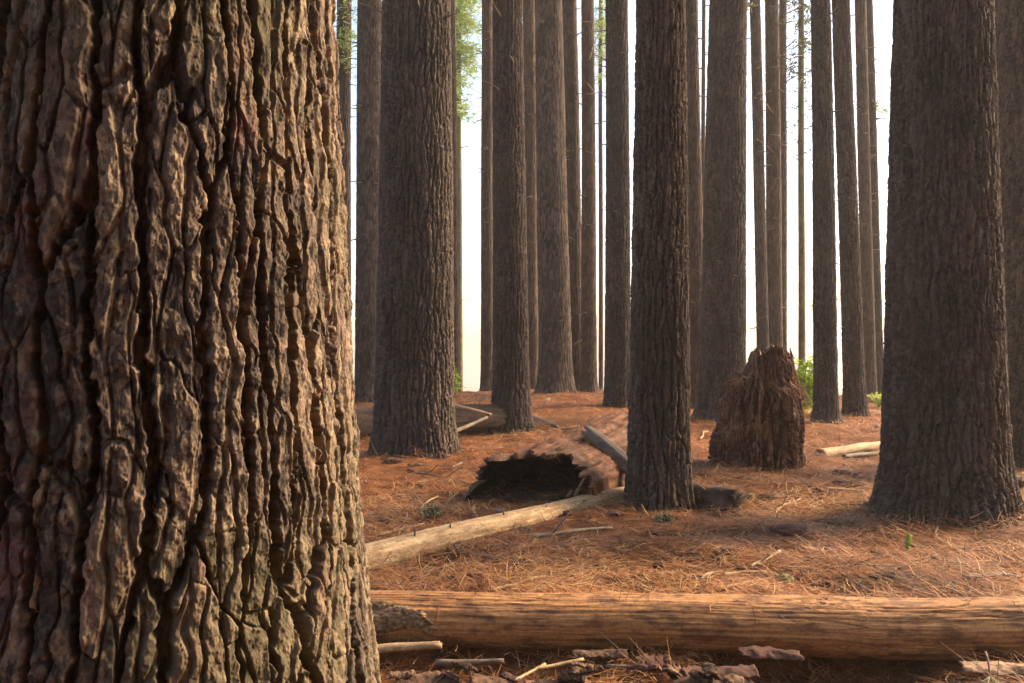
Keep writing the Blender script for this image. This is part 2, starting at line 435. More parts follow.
# ------------------------------------------------------------------ trees
TREES = [
 # key, d(axis), cx top, w top, cx base, w above base, w at base, detail(du, dv, pw, pl, depth, fine), material, label
 ('A', 10.55, 417, 68, 414, 77, 90, (.008, .011, .070, .34, .040, .7), BARK_MID, 'broad dark pine trunk with flared base behind the huge near trunk'),
 ('B', 13.25, 508, 30, 511, 36, 46, (.010, .014, .066, .28, .032, .6), BARK_MID, 'upright pine trunk with pale dead twigs behind the hollow log, rooted in open needles'),
 ('C', 20.2, 548, 27, 556, 34, 44, (.013, .018, .07, .3, .022, 0), BARK_MID, 'dark pine trunk with swollen base on the crest right of the twiggy upright trunk'),
 ('D', 22.6, 569, 16, 576, 17, 20, (.016, .022, .07, .3, .024, 0), BARK_FAR, 'slim pine trunk pressed against the right side of the dark swollen trunk'),
 ('E', 22.0, 588, 13, 589, 16, 20, (.014, .022, .066, .3, .022, 0), BARK_FAR, 'slim brown pine trunk with bent pale twigs between two white gaps of light'),
 ('F', 16.7, 617, 22, 618, 26, 31, (.010, .015, .066, .28, .031, .6), BARK_MID, 'straight dark pine trunk just left of the thick lit central trunk'),
 ('G', 7.3, 660, 48, 659, 60, 67, (.005, .007, .058, .30, .038, .9), BARK_MID, 'central pine trunk with warm lit right side where the pale log ends'),
 ('HH', 17.5, 691, 14, 698, 18, 22, (.012, .018, .066, .3, .022, 0), BARK_FAR, 'warm lit slim trunk showing past the right edge of the central trunk'),
 ('I', 15.0, 728, 38, 722, 45, 60, (.010, .014, .066, .3, .033, .6), BARK_MID, 'stout pine trunk standing directly behind the rotten stump'),
 ('J', 22.5, 755, 11, 764, 13, 15, (.014, .022, .066, .3, .020, 0), BARK_FAR, 'thin leaning trunk touching a pair behind the stump top'),
 ('K', 23.0, 772, 14, 775, 17, 20, (.014, .022, .066, .3, .022, 0), BARK_FAR, 'slim trunk rising behind the right shoulder of the rotten stump'),
 ('L', 24.5, 783, 8, 782, 10, 12, (.014, .025, .066, .3, .018, 0), BARK_FAR, 'narrow trunk edge tucked behind the slim trunk over the stump'),
 ('N', 14.2, 821, 20, 826, 24, 31, (.009, .013, .062, .28, .031, .6), BARK_MID, 'pine trunk with warm right edge standing right beside the bright green bush'),
 ('O', 16.1, 841, 18, 855, 22, 29, (.010, .014, .062, .28, .031, .6), BARK_MID, 'dark leaning trunk second to the right of the green bush'),
 ('P', 21.8, 860, 12, 870, 14, 17, (.014, .022, .066, .3, .020, 0), BARK_FAR, 'reddish slim trunk behind the dark leaning trunk'),
 ('Q', 23.2, 869, 8, 880, 10, 12, (.014, .025, .066, .3, .018, 0), BARK_FAR, 'thinnest reddish trunk beside the white gap left of the massive right trunk'),
 ('RR', 6.85, 943, 100, 944, 122, 150, (.0055, .008, .060, .30, .044, .9), BARK_MID, 'massive furrowed pine trunk with wide flared base on the right'),
 ('S', 9.7, 1038, 92, 1040, 100, 116, (.009, .013, .066, .28, .036, .6), BARK_MID, 'shadowed trunk cut by the right edge behind the massive trunk'),
 ('U', 19.3, 370, 25, 367, 25, 29, (.011, .018, .066, .3, .024, 0), BARK_MID, 'dark trunk with a warm right half and stubby dead branches left of the broad trunk'),
 ('VV', 20.5, 344, 15, 343, 16, 19, (.012, .020, .066, .3, .022, 0), BARK_FAR, 'slim trunk peeking out beside the upper edge of the huge near trunk'),
 ('X', 24.0, 487, 11, 487, 13, 15, (.014, .025, .066, .3, .018, 0), BARK_FAR, 'hazy slim trunk bordering the widest white gap on its right'),
 ('Y', 24.0, 529, 13, 532, 14, 17, (.013, .022, .066, .3, .020, 0), BARK_FAR, 'narrow lit trunk squeezed between the twiggy upright trunk and the swollen dark one'),
 ('Z', 23.5, 451, 9, 455, 10, 13, (.014, .025, .066, .3, .018, 0), BARK_FAR, 'pale lit sliver of trunk along the right side of the broad dark trunk'),
 ('W', 31.0, 458.5, 5, 460, 6.5, 8, (.02, .04, .07, .3, .006, 0), BARK_MOSS, 'spindly hazy young conifer with green foliage in the widest white gap'),
 ('T1', 27.0, 600.5, 4, 601, 5, 6, (.02, .04, .07, .3, .006, 0), BARK_FAR, 'hair thin trunk alone in the bright gap left of the straight dark trunk'),
 ('T2', 26.0, 703.5, 4, 703, 5, 7, (.02, .04, .07, .3, .006, 0), BARK_FAR, 'hair thin twiggy trunk in the gap left of the stout trunk behind the stump'),
 ('M', 20.5, 801, 6, 802, 7.5, 9, (.014, .03, .05, .3, .006, 0), BARK_MOSS, 'thin mossy trunk with fine leafy twigs above the green bush'),
]
for (k, d, ct, wt, cb, wa, wb, det, m, lab) in TREES:
    if d < 24.6:
        MOUNDS.append(((cb - CX) / F * d, d, .02 if d < 9 else .03, wb / F * d * .5 + .45))

def clear_mesh_rows(lo, hi, dv, zmin, zmax, coarse):
    a = np.arange(lo, hi, dv)
    b = np.arange(zmin, lo, coarse) if zmin < lo else np.array([])
    c = np.arange(hi, zmax + coarse, coarse)
    return np.concatenate([b, a, c])

def front_angles(x, y, du, r, front=1.95, back_n=26):
    """column angles, dense on the side that faces the camera with a margin"""
    phi = math.atan2(-y, -x)
    n = max(24, int(2 * front * r / du))
    a = np.linspace(phi - front, phi + front, n)
    b = np.linspace(phi + front, phi - front + 2 * math.pi, back_n + 2)[1:-1]
    return np.concatenate([a, b])

def make_trunk(name, root_xy, gz, axis, radf, zs, ths, seed, det, mat, parent, lobes=.06):
    du, dv, pw, pl, depth, fine = det
    Zg, TH = np.meshgrid(zs, ths, indexing='ij')
    rr = radf(Zg)
    flare = np.exp(-np.maximum(Zg - gz, 0) / .35)
    ph = seed * 1.7
    rr = rr * (1 + lobes * flare * (np.cos(5 * TH + ph) + .6 * np.cos(3 * TH + 2 * ph)) + .012 * np.cos(2 * TH + ph + Zg * .5))
    rm = float(radf(np.array([gz + 1.2]))[0])
    circ = 2 * math.pi * rm
    X = np.cos(TH) * rm; Y = np.sin(TH) * rm
    h, tint = bark_field(X + seed * 3.1, Y, Zg + seed * 7.7, TH * rm, Zg + seed, circ, seed, pw, pl, depth, fine, .50 if fine > .98 else .85 if fine > .5 else 1.0)
    fade = np.clip(rr / rm, .25, 1.4)
    rr = rr + h * fade
    ax, ay = axis(Zg)
    P = np.stack([ax + rr * np.cos(TH), ay + rr * np.sin(TH), Zg], -1)
    P[..., 0] -= root_xy[0]; P[..., 1] -= root_xy[1]; P[..., 2] -= gz
    me = grid_mesh(name, P, True, True, True, tint, mat)
    return obj(name, me, parent)

def twig_path(p, direc, L, n=6, droop=0., wob=.08, rs=None):
    rs = rs or random
    d = np.array(direc, float); d /= np.linalg.norm(d)
    pts = [np.array(p, float)]
    for i in range(n):
        d = d + np.array([rs.uniform(-wob, wob), rs.uniform(-wob, wob), rs.uniform(-wob, wob) - droop])
        d /= np.linalg.norm(d)
        pts.append(pts[-1] + d * L / n)
    return np.array(pts)

DEADWOOD = WOOD_GREY
def dead_branch(parent, p, direc, L, r, droop=.05, mat=None, sub=0, wob=.1):
    b = Bag()
    path = twig_path(p, direc, L, 7, droop, wob)
    b.grid(tube_pts(path, np.linspace(r, r * .35, len(path)), 6))
    for s in range(sub):
        k = random.randint(2, 6)
        d2 = path[k] - path[k - 1] + np.array([random.uniform(-1, 1), random.uniform(-1, 1), random.uniform(-.5, .6)]) * L / 7
        sp = twig_path(path[k], d2, L * random.uniform(.25, .5), 4, droop, .15)
        b.grid(tube_pts(sp, np.linspace(r * .5, r * .2, len(sp)), 5))
    return obj('dead_branch', b.mesh('dead_branch', mat or DEADWOOD), parent)

ROOT = {}
TREEINFO = {}
for idx, (k, d, ct, wt, cb, wa, wb, det, mat, lab) in enumerate(TREES):
    bx, by = (cb - CX) / F * d, d
    gz = float(g(bx, by))
    z0 = H + d * CY / F
    tx = (ct - CX) / F * d
    kx = math.sqrt(1 + (bx / d) ** 2)
    r0, r1, rb = (q / 2 / F * d / kx for q in (wt, wa, wb))
    root = empty('pine_tree', (bx, by, gz))
    tag(root, lab, 'tree', 'pine trees of the plantation')
    top = max(z0 + 2.0, 15.0)
    def radf(z, gz=gz, z0=z0, r0=r0, r1=r1, rb=rb, top=top):
        t = (z - gz - 1.0) / (z0 - gz - 1.0)
        base = np.where(t < 1, r1 + (r0 - r1) * t, r0 * (1 - .55 * (z - z0) / (top - z0 + .01)))
        return np.maximum(base, .01) + (rb - r1) * np.exp(-np.maximum(z - gz, 0) / (.28 if rb > .3 else .2))
    def axis(z, bx=bx, by=by, gz=gz, z0=z0, tx=tx, s=idx):
        t = (z - gz) / (z0 - gz)
        return bx + (tx - bx) * t + .01 * np.sin(z * .7 + s) * t, by + .01 * np.cos(z * .6 + s) * t
    zvis = z0 + .4
    zs = clear_mesh_rows(gz - .25, zvis, det[1], gz - .25, top, .35)
    ths = front_angles(bx, by, det[0], max(r1, .03))
    make_trunk('trunk', (bx, by), gz, axis, radf, zs, ths, 3 + idx, det, mat, root)
    ROOT[k] = root; TREEINFO[k] = (bx, by, gz, axis, radf, z0)

def on_trunk(k, px_side, py):
    """point on a trunk's face at pixel row py; px_side -1..1 across the visible width; returns local point and outward direction"""
    bx, by, gz, axis, radf, z0 = TREEINFO[k]
    z = H - (py - CY) / F * (by)
    ax, ay = axis(np.array([z])); r = float(radf(np.array([z]))[0]) * .97
    s = max(-.99, min(.99, px_side)); c = -math.sqrt(1 - s * s)
    p = np.array([float(ax[0]) + r * s - bx, float(ay[0]) + r * c - by, z - gz])
    return p, np.array([s, c, 0.])

def branches(k, specs, mat=None):
    for (side, py, dx, dz, Lpx, rpx, sub) in specs:
        p, o = on_trunk(k, side, py)
        d = TREEINFO[k][1]
        dead_branch(ROOT[k], p, (dx, o[1] * .35, dz), Lpx / F * d, max(rpx / 2 / F * d, .004), .03, mat, sub)

PT = WOOD_PALE
branches('A', [(.95, 22, .9, .5, 12, 2.2, 0), (.1, 8, .4, -.8, 16, 2, 0), (-.9, 19, -.9, .35, 26, 2.2, 0), (-.8, 76, -.5, .7, 20, 1.6, 0), (.97, 55, 1, -.2, 22, 1.3, 1), (.97, 78, .9, -.4, 20, 1.3, 0)], None)
branches('A', [(-.62, 456, -.45, .9, 26, 2.2, 0)], PT)
branches('B', [(-.4, 22, -.6, .8, 20, 1.5, 0), (-.55, 94, -.7, .7, 18, 1.8, 0), (.1, 60, .5, -.7, 10, 1.2, 0), (.5, 130, .9, .3, 8, 1.4, 0)], PT)
branches('E', [(.1, 62, .3, .9, 34, 1.4, 0), (-.2, 85, .6, -.8, 18, 1.2, 0), (-.3, 96, 1, .05, 36, 1, 1)], PT)
branches('E', [(-.9, 340, -1, -.3, 10, 1.2, 0)], PT)
branches('F', [(-.95, 12, -1, .35, 16, 1.3, 0), (-.95, 32, -1, -.05, 16, 1.3, 1), (-.95, 44, -1, -.3, 15, 1.5, 0), (-.95, 62, -.8, .5, 16, 1.5, 0), (-.95, 68, -1, .1, 12, 1.4, 0), (-.9, 100, -.9, .4, 14, 1, 0)])
branches('U', [(.8, 12, .9, .2, 14, 1.4, 0), (-.9, 45, -.9, .35, 14, 1.4, 0), (-.9, 61, -.95, .2, 12, 1.4, 0), (.5, 62, .9, -.5, 26, 1.5, 0), (.6, 84, 1, -.05, 9, 1.6, 0),
   (-.1, 141, .2, .8, 8, 1.5, 0), (.7, 150, 1, .05, 12, 1.6, 0), (.75, 135, .8, -.5, 12, 1.4, 0), (-.95, 182, -1, .05, 15, 1.3, 0), (.7, 175, .9, .5, 8, 1.2, 0), (.75, 205, .9, -.4, 9, 1.2, 0), (-.95, 110, -1, .1, 9, 1.2, 0), (.7, 226, 1, .1, 6, 1.2, 0)])
branches('K', [(.5, 60, .8, .6, 20, 1.4, 1), (-.5, 92, -.9, -.4, 20, 1.2, 0), (.8, 27, 1, .2, 22, 1.6, 1), (-.9, 112, -1, .1, 14, 1.1, 0)])
branches('L', [(.9, 14, .9, .5, 22, 1.6, 2), (.9, 48, .8, .7, 20, 1.4, 2), (.9, 82, .9, .5, 18, 1.4, 2), (.9, 128, 1, .1, 14, 1.1, 1)])
branches('J', [(-.8, 14, -.3, .8, 14, 1.4, 0), (-.3, 70, .8, .4, 10, 1.2, 0), (-.2, 95, .9, .1, 8, 1.2, 0), (.2, 100, .8, -.7, 20, 1.1, 0), (-.5, 140, .8, -.7, 22, 1.1, 0)], PT)
branches('N', [(.9, 113, 1, .12, 9, 1.8, 0), (.3, 5, .2, -.8, 8, 1.2, 0), (-.95, 70, -.9, -.35, 12, 1.1, 0), (.7, 18, .7, .6, 10, 1.3, 0), (-.95, 165, -1, -.4, 12, 1, 0)])
branches('P', [(-.9, 15, -1, -.3, 12, 1.5, 0), (.5, 50, .9, .1, 10, 1.4, 0), (-.8, 110, -1, .1, 8, 1.2, 0), (.6, 75, 1, .15, 24, .9, 1)])
branches('Q', [(.9, 48, 1, .05, 20, .9, 1), (.9, 73, 1, -.08, 22, .9, 1), (.95, 120, 1, .3, 14, .9, 1)])
branches('T2', [(.9, y, random.choice([-1, 1]), random.uniform(-.3, .5), random.uniform(8, 17), 1, 1) for y in (6, 20, 38, 55, 68, 90, 115, 150)])
branches('T1', [(.9, y, random.choice([-1, 1]), random.uniform(-.3, .5), random.uniform(6, 12), 1, 1) for y in (60, 85, 120, 160, 210)])
branches('W', [(.9, y, random.choice([-1, 1]), random.uniform(-.5, .3), random.uniform(8, 26), .9, 1) for y in (18, 40, 60, 84, 100, 148, 185, 215, 260, 300)])
branches('X', [(-.9, y, -1, random.uniform(-.3, .5), random.uniform(6, 12), 1, 0) for y in (30, 55, 98, 120, 170)])
branches('D', [(.7, 38, .8, .5, 10, 1.6, 0), (-.3, 34, .7, -.6, 9, 1.2, 0), (.6, 96, 1, .1, 8, 1.3, 0), (.7, 12, .9, .2, 7, 1.3, 0), (.8, 150, 1, .1, 7, 1.2, 0)], None)
branches('Y', [(.6, 55, 1, .05, 8, 1.4, 0), (.6, 76, 1, -.1, 7, 1.4, 0), (-.3, 88, -1, .1, 7, 1.4, 0)])
branches('HH', [(-.2, 18, .8, .5, 10, 1.3, 0), (.9, 70, 1, .2, 9, 1.1, 0), (.8, 40, 1, -.2, 8, 1.1, 0)])
branches('I', [(-.97, 55, -1, .3, 8, 1.2, 0), (.97, 40, 1, .1, 8, 1.2, 0)])
branches('VV', [(.9, y, 1, random.uniform(-.2, .3), random.uniform(6, 12), 1.2, 0) for y in (12, 38, 70, 85, 118)])

for k in ('C', 'N', 'O', 'K', 'L', 'P', 'Q', 'F', 'J', 'D', 'Y', 'E', 'I', 'HH', 'X', 'U', 'Z'):
    branches(k, [(random.choice([-.9, .9, -.4, .2, .6, .95]), random.uniform(4, 330), random.choice([-1, 1]), random.uniform(-.4, .3), random.uniform(4, 11), 1.6, 0) for _ in range(10)])

# foliage: sprays of needle-thin leaves along twigs
def spray_mesh(name, mat, centres, size, n, wid, flat=.6, seed=1, L=None):
    r_ = np.random.default_rng(seed)
    V = []; T = []
    C = np.repeat(np.asarray(centres), n, 0)
    m = len(C)
    P0 = C + r_.normal(0, 1, (m, 3)) * np.array([size, size, size * flat]) * .5
    d = r_.normal(0, 1, (m, 3)); d[:, 2] *= .5; d /= np.linalg.norm(d, axis=1)[:, None]
    s = np.cross(d, r_.normal(0, 1, (m, 3))); s /= np.linalg.norm(s, axis=1)[:, None] + 1e-9
    L = (L or size) * r_.uniform(.5, 1.1, m)[:, None]
    w = wid * r_.uniform(.6, 1.3, m)[:, None]
    V = np.stack([P0 - s * w * .25, P0 + d * L * .5 - s * w, P0 + d * L, P0 + d * L * .5 + s * w], 1).reshape(-1, 3)
    T = np.repeat(np.clip(np.repeat(r_.random(len(centres)), n)[:, None] * .5 + r_.random((m, 1)) * .5, 0, 1), 4, 0) * np.ones((1, 3))
    f = np.arange(m * 4).reshape(-1, 4)
    return raw_mesh(name, V, f, None, T, mat, False)

def local(k, px, py, dd=0.):
    bx, by, gz, *_ = TREEINFO[k]
    p = atd(px, py, by + dd); return p - np.array([bx, by, gz])

# the young conifer in the widest gap: drooping green boughs
def bough_crown(k, boxes, mat, n_each, size, wid, seed):
    r_ = np.random.default_rng(seed)
    bx, by, gz, axis, radf, z0 = TREEINFO[k]
    cents = []
    for (x0, x1, y0, y1, cnt, dens) in boxes:
        for _ in range(cnt):
            px = r_.uniform(x0, x1); py = r_.uniform(y0, y1)
            p, o = on_trunk(k, 0, py - 8)
            q = local(k, px, py, r_.uniform(-1.2, 1.2))
            L = np.linalg.norm(q - p)
            path = np.linspace(0, 1, 6)[:, None] * (q - p)[None] + p[None]
            path[:, 2] += .12 * L * np.sin(np.linspace(0, math.pi, 6))
            b = Bag(); b.grid(tube_pts(path, np.linspace(.014, .005, 6), 5))
            obj('branch', b.mesh('branch', DEADWOOD), ROOT[k])
            for t in r_.uniform(.3, 1.05, dens):
                cents.append(p + (q - p) * t + r_.normal(0, .12, 3))
    if cents:
        obj('crown', spray_mesh('crown', mat, cents, size, n_each, wid, .5, seed), ROOT[k])

bough_crown('W', [(440, 490, -14, 30, 22, 10), (448, 486, 30, 85, 17, 8), (452, 472, 85, 128, 6, 6)], PINE_GREEN, 13, .34, .020, 5)
bough_crown('T1', [(594, 610, -10, 60, 12, 10), (594, 606, 60, 90, 3, 5)], PINE_GREEN, 18, .22, .010, 6)
bough_crown('VV', [(348, 356, 10, 70, 8, 6)], PINE_GREEN, 14, .22, .010, 8)
bough_crown('M', [(782, 816, -6, 60, 22, 5), (780, 816, 60, 115, 13, 4), (788, 812, 115, 165, 5, 4)], simple_mat('twig lichen leaves', [(0, (.05, .05, .025)), (.5, (.10, .10, .045)), (1, (.15, .18, .06))], .8, transl=.3), 9, .10, .018, 9)
bough_crown('J', [(734, 764, -8, 9, 4, 7)], PINE_GREEN, 8, .13, .022, 10)
bough_crown('Q', [(878, 890, 104, 117, 3, 6)], PINE_GREEN, 8, .10, .022, 11)

# ------------------------------------------------------------------ the huge near trunk
nx, ny = -.755, 1.754
ngz = float(g(nx, ny))
near = empty('pine_tree', (nx, ny, ngz))
tag(near, 'huge rough barked pine trunk filling the left foreground, deeply furrowed', 'tree', 'pine trees of the plantation')
def nrad(z):
    zz = np.array([-.6, 0, .7, 1.0, 1.4, 2.1, 4, 15]); rr = np.array([.63, .55, .457, .425, .402, .368, .345, .2])
    return np.interp(z, zz, rr)
def naxis(z): return nx + 0 * z, ny + 0 * z
zs = np.concatenate([np.arange(ngz - .25, .45, .03), np.arange(.45, 2.3, .0019), np.arange(2.3, 15, .25)])
phi = math.atan2(-ny, -nx)
ths = np.concatenate([np.linspace(phi - 1.25, phi + 1.75, 820), np.linspace(phi + 1.75, phi - 1.25 + 2 * math.pi, 90)[1:-1]])
make_trunk('trunk', (nx, ny), ngz, naxis, nrad, zs, ths, 77, (.002, .0023, .072, .60, .042, 1.0), BARK_NEAR, near, .02)

# ------------------------------------------------------------------ ground sheet
def ground():
    rr = [0.25]
    while rr[-1] < 420:
        r = rr[-1]
        rr.append(r * (1.05 if r < 3 else 1.0055 if r < 12 else 1.009 if r < 28 else 1.07))
    rr = np.array(rr)
    # angles measured from +y towards +x
    a = np.concatenate([np.linspace(-.78, .78, 460), np.linspace(.78, 2 * math.pi - .78, 60)[1:-1]])
    RR, AA = np.meshgrid(rr, a, indexing='ij')
    X = RR * np.sin(AA); Y = RR * np.cos(AA)
    P = np.stack([X, Y, g(X, Y)], -1)[:, ::-1]
    o = obj('ground', grid_mesh('ground', P, True, True, False, None, GROUND))
    tag(o, kind='structure')
ground()

# ------------------------------------------------------------------ needles
def strips(P, yaw, pitch, L, w, bend, T, name, mat, roll=None):
    """thin two-segment strips starting from points"""
    m = len(P)
    d = np.stack([np.cos(yaw) * np.cos(pitch), np.sin(yaw) * np.cos(pitch), np.sin(pitch)], 1)
    s = np.stack([-np.sin(yaw), np.cos(yaw), 0 * yaw], 1)
    up = np.cross(d, s) * -1
    L = L[:, None]; w = w[:, None]; b = bend[:, None]
    M = P + d * L * .5 + s * b * L
    E = P + d * L - up * 0 + s * b * L * .2
    V = np.stack([P - s * w * .5, P + s * w * .5, M + s * w * .5, M - s * w * .5, E + s * w * .3, E - s * w * .3], 1).reshape(-1, 3)
    k = np.arange(m)[:, None] * 6
    f = np.concatenate([k + np.array([[0, 1, 2, 3]]), k + np.array([[3, 2, 4, 5]])], 0)
    TT = np.repeat(T, 6)[:, None] * np.ones((1, 3))
    return raw_mesh(name, V, f, None, TT, mat, False)

def litter():
    n = 280000
    # density falls with distance
    u = rng.random(n)
    d = 3.6 * (26 / 3.6) ** (u ** 1.08)
    a = rng.uniform(-.74, .74, n)
    x = d * np.sin(a); y = d * np.cos(a)
    keep = rng.random(n) < (.45 + .9 * fbm(x * 1.3, y * 1.3, x * 0, 401, 3))
    x, y, d = x[keep], y[keep], d[keep]; n = len(x)
    z = g(x, y)
    pile = fbm(x * 2.2, y * 2.2, x * 0, 411, 3)
    lift = rng.random(n) ** 2 * .06 * (.3 + 1.5 * sstep(.4, .65, pile))
    # needles lie in loose swirls
    yaw = 8 * fbm(x * .9, y * .9, x * 0, 421, 2) + rng.normal(0, 1.0, n)
    pitch = rng.normal(.0, .2, n)
    L = rng.uniform(.07, .17, n) * (1 + .02 * d); w = rng.uniform(.0018, .0032, n) * (1 + d / 14)
    T = np.clip(rng.normal(.5, .24, n) + 1.3 * (fbm(x * .8, y * .8, x * 0, 431, 4, .65) - .5), 0, 1)
    T = np.where(rng.random(n) < .05, rng.uniform(.85, 1, n), T)
    me = strips(np.stack([x, y, z + .004 + lift], 1), yaw, pitch, L, w, rng.normal(0, .08, n), T, 'pine_needle_litter', NEEDLE)
    o = obj('pine_needle_litter', me)
    tag(o, 'rust orange layer of fallen pine needles over the forest floor', 'needle litter', kind='stuff')
litter()

def needles_on(parent, pts, n, jit, name='needle_cover', L=(.07, .16), seed=1, steep=None, tone=.5):
    r_ = np.random.default_rng(seed)
    k = r_.integers(0, len(pts), n)
    P = np.asarray(pts)[k] + r_.normal(0, 1, (n, 3)) * jit
    yaw = r_.uniform(0, 2 * math.pi, n); pitch = r_.normal(-.1 if steep is None else steep, .3, n)
    T = np.clip(r_.normal(tone, .2, n), 0, 1)
    o = obj(name, strips(P, yaw, pitch, r_.uniform(*L, n), r_.uniform(.0022, .004, n), r_.normal(0, .1, n), T, name, NEEDLE), parent)
    o['kind'] = 'stuff'
    return o

# ------------------------------------------------------------------ unseen crowns overhead and trees behind the viewer, added to cut sky light
def crown_mesh(name, z0, z1, rad, n, seed, ln=.5, wd=.07):
    r_ = np.random.default_rng(seed)
    t = r_.random(n) ** .8
    rr = rad * (1 - t) ** .7 * np.sqrt(r_.random(n)); a = r_.uniform(0, 2 * math.pi, n)
    c = np.stack([rr * np.cos(a), rr * np.sin(a), z0 + (z1 - z0) * t], 1)
    return spray_mesh(name, PINE_DARK, c, ln, 4, wd, .5, seed)
PINE_DARK = simple_mat('dark pine foliage', [(0, (.03, .05, .018)), (.5, (.05, .075, .025)), (1, (.08, .11, .04))], .6)  # dark green foliage of the out-of-view crowns
CROWN = [crown_mesh('crown', 0, 8.5, 2.6, 900, 60 + q) for q in range(3)]
for q, (k, d, *_r) in enumerate(TREES):
    if k not in ('A', 'G', 'RR', 'S', 'U', 'X', 'Z', 'B'): continue  # unseen crowns added only where they leave the sun's path open
    c = obj('crown', CROWN[q % 3], ROOT[k])
    c.location = (0, 0, 13.2 + (q % 4) * .5); c.rotation_euler.z = q * 1.3
c = obj('crown', CROWN[0], near); c.location = (0, 0, 12.0)
for q, (x, y, k) in enumerate([(-7.2, 13.5, 'I'), (-5.0, 17.5, 'C'), (-9.5, 19.0, 'C'), (-5.6, 10.2, 'F'), (-7.0, 22.0, 'D'), (-11.5, 15.5, 'I'), (-10.5, 23.0, 'K'), (-13.5, 20.5, 'F')]):
    r = ROOT[k].copy(); COL.objects.link(r); r.location = (x, y, float(g(x, y)))
    r['label'] = 'pine trunk standing hidden behind the huge near trunk'; r['group'] = 'pine trees hidden by the near trunk'
    for ch in list(ROOT[k].children):
        c = ch.copy(); COL.objects.link(c); c.parent = r
LOWCROWN = crown_mesh('crown', 1.2, 18, 3.2, 2600, 66, .6, .09)  # crown carried low to block the horizon behind the viewer
pr = np.linspace(0, 1, 30); th_ = np.linspace(0, 2 * math.pi, 24, endpoint=False)
PP = np.stack([np.outer(.30 * (1 - .8 * pr) + .1 * np.exp(-pr * 40), np.cos(th_)), np.outer(.30 * (1 - .8 * pr) + .1 * np.exp(-pr * 40), np.sin(th_)), np.outer(pr * 19 - .3, np.ones(24))], -1)
BACKTRUNK = grid_mesh('trunk', PP, True, True, True, np.full(PP.shape, .4), BARK_MID)
for q, (x, y) in enumerate(BACK):
    t = empty('pine_tree', (x, y, float(g(x, y)))); tag(t, 'unseen dense pine tree added behind the viewer to block sky light', 'tree', 'unseen pine trees added behind the viewer')
    obj('trunk', BACKTRUNK, t); c = obj('crown', LOWCROWN, t); c.rotation_euler.z = q * 2.1

# ------------------------------------------------------------------ fallen logs
def log_grid(p0, p1, r0, r1, n_l, n_t, seed, sag=0., lump=.05, ridges=0., cracks=.05):
    t = np.linspace(0, 1, n_l)
    path = np.asarray(p0)[None] * (1 - t)[:, None] + np.asarray(p1)[None] * t[:, None]
    path[:, 2] += -sag * np.sin(math.pi * t)
    wob = (fbm(t * 3, t * 0, t * 0, seed, 2) - .5)
    path[:, 2] += wob * r0 * .5
    P = tube_pts(path, r0 + (r1 - r0) * t, n_t)
    L = np.linalg.norm(np.asarray(p1) - np.asarray(p0))
    th = np.linspace(0, 2 * math.pi, n_t, endpoint=False)
    S, TH = np.meshgrid(t * L, th, indexing='ij')
    cx, sx = np.cos(TH), np.sin(TH)
    nn = fbm(S * 1.2, cx * 1.5, sx * 1.5, seed + 1, 3) - .5
    n2 = fbm(S * 2.0, cx * 9, sx * 9, seed + 2, 3) - .5
    n3 = fbm(S * 14, cx * 12, sx * 12, seed + 3, 2) - .5
    ck = np.abs(fbm(S * 1.3, cx * 4 + .3, sx * 4, seed + 4, 2) - .5) + .05 * sstep(.45, .6, fbm(S * 1.1 + 7, cx, sx, seed + 6, 2))
    k = 1 + lump * 2 * nn + ridges * 2 * n2 + .03 * n3 - cracks * (1 - sstep(.004, .016, ck))
    C = path[:, None]
    return C + (P - C) * k[..., None], path

def oriented(name, p0, p1):
    """Empty at p0 whose local X runs to p1; returns it and a function world -> local"""
    p0 = np.asarray(p0, float); p1 = np.asarray(p1, float)
    v = Vector(p1 - p0)
    q = v.to_track_quat('X', 'Z')
    o = empty(name, p0); o.rotation_mode = 'QUATERNION'; o.rotation_quaternion = q
    M = np.array(q.to_matrix())
    return o, (lambda P: (np.asarray(P) - p0) @ M)

# 1 the near debarked log
p0 = atd(300, 616, 4.34); p1 = atd(1120, 629, 4.26)
lg, loc = oriented('fallen_log', p0, p1)
tag(lg, 'smooth orange debarked log lying across the whole foreground', 'log')
P, path = log_grid(p0, p1, .124, .155, 700, 220, 501, 0, .06, .05)
obj('log_body', grid_mesh('log_body', loc(P), True, True, True, None, WOOD_LOG), lg)
# bark still clinging on the left third
tt = np.linspace(.02, .245, 150); th = np.linspace(-.55, 2.15, 100)
TT, THH = np.meshgrid(tt, th, indexing='ij')
pa = p0[None, None] * (1 - TT[..., None]) + p1[None, None] * TT[..., None]
wobl = (fbm(TT * 3, TT * 0, TT * 0, 501, 2) - .5)
pa[..., 2] += wobl * .124 * .5
edge = .165 + .03 * (fbm(THH * 2, TT * 0, TT * 0, 533, 2) - .5) * 2 + .012 * (fbm(THH * 14, TT * 0, TT * 0, 534, 2) - .5) - .10 * sstep(.55, 1.5, THH)
lowe = .0 + .5 * (fbm(TT * 40, TT * 0, TT * 0, 535, 2) - .5)
u_ = TT * 4.0; v_ = THH * .13
hb, tb = bark_field(u_ * 1.0, v_, u_ * 0, v_, u_, 1.0, 541, .05, .16, .009, 1.0)
inside = sstep(0, .01, edge - TT) * sstep(0, .25, THH + .45 - lowe) * sstep(0, .2, 2.1 - THH)
rad = .124 + .031 * TT + .006 * inside + .7 * hb * inside - .03 * (1 - inside)
axs = (p1 - p0) / np.linalg.norm(p1 - p0); sid = np.cross(axs, [0, 0, 1]); sid /= np.linalg.norm(sid); upv = np.cross(sid, axs)
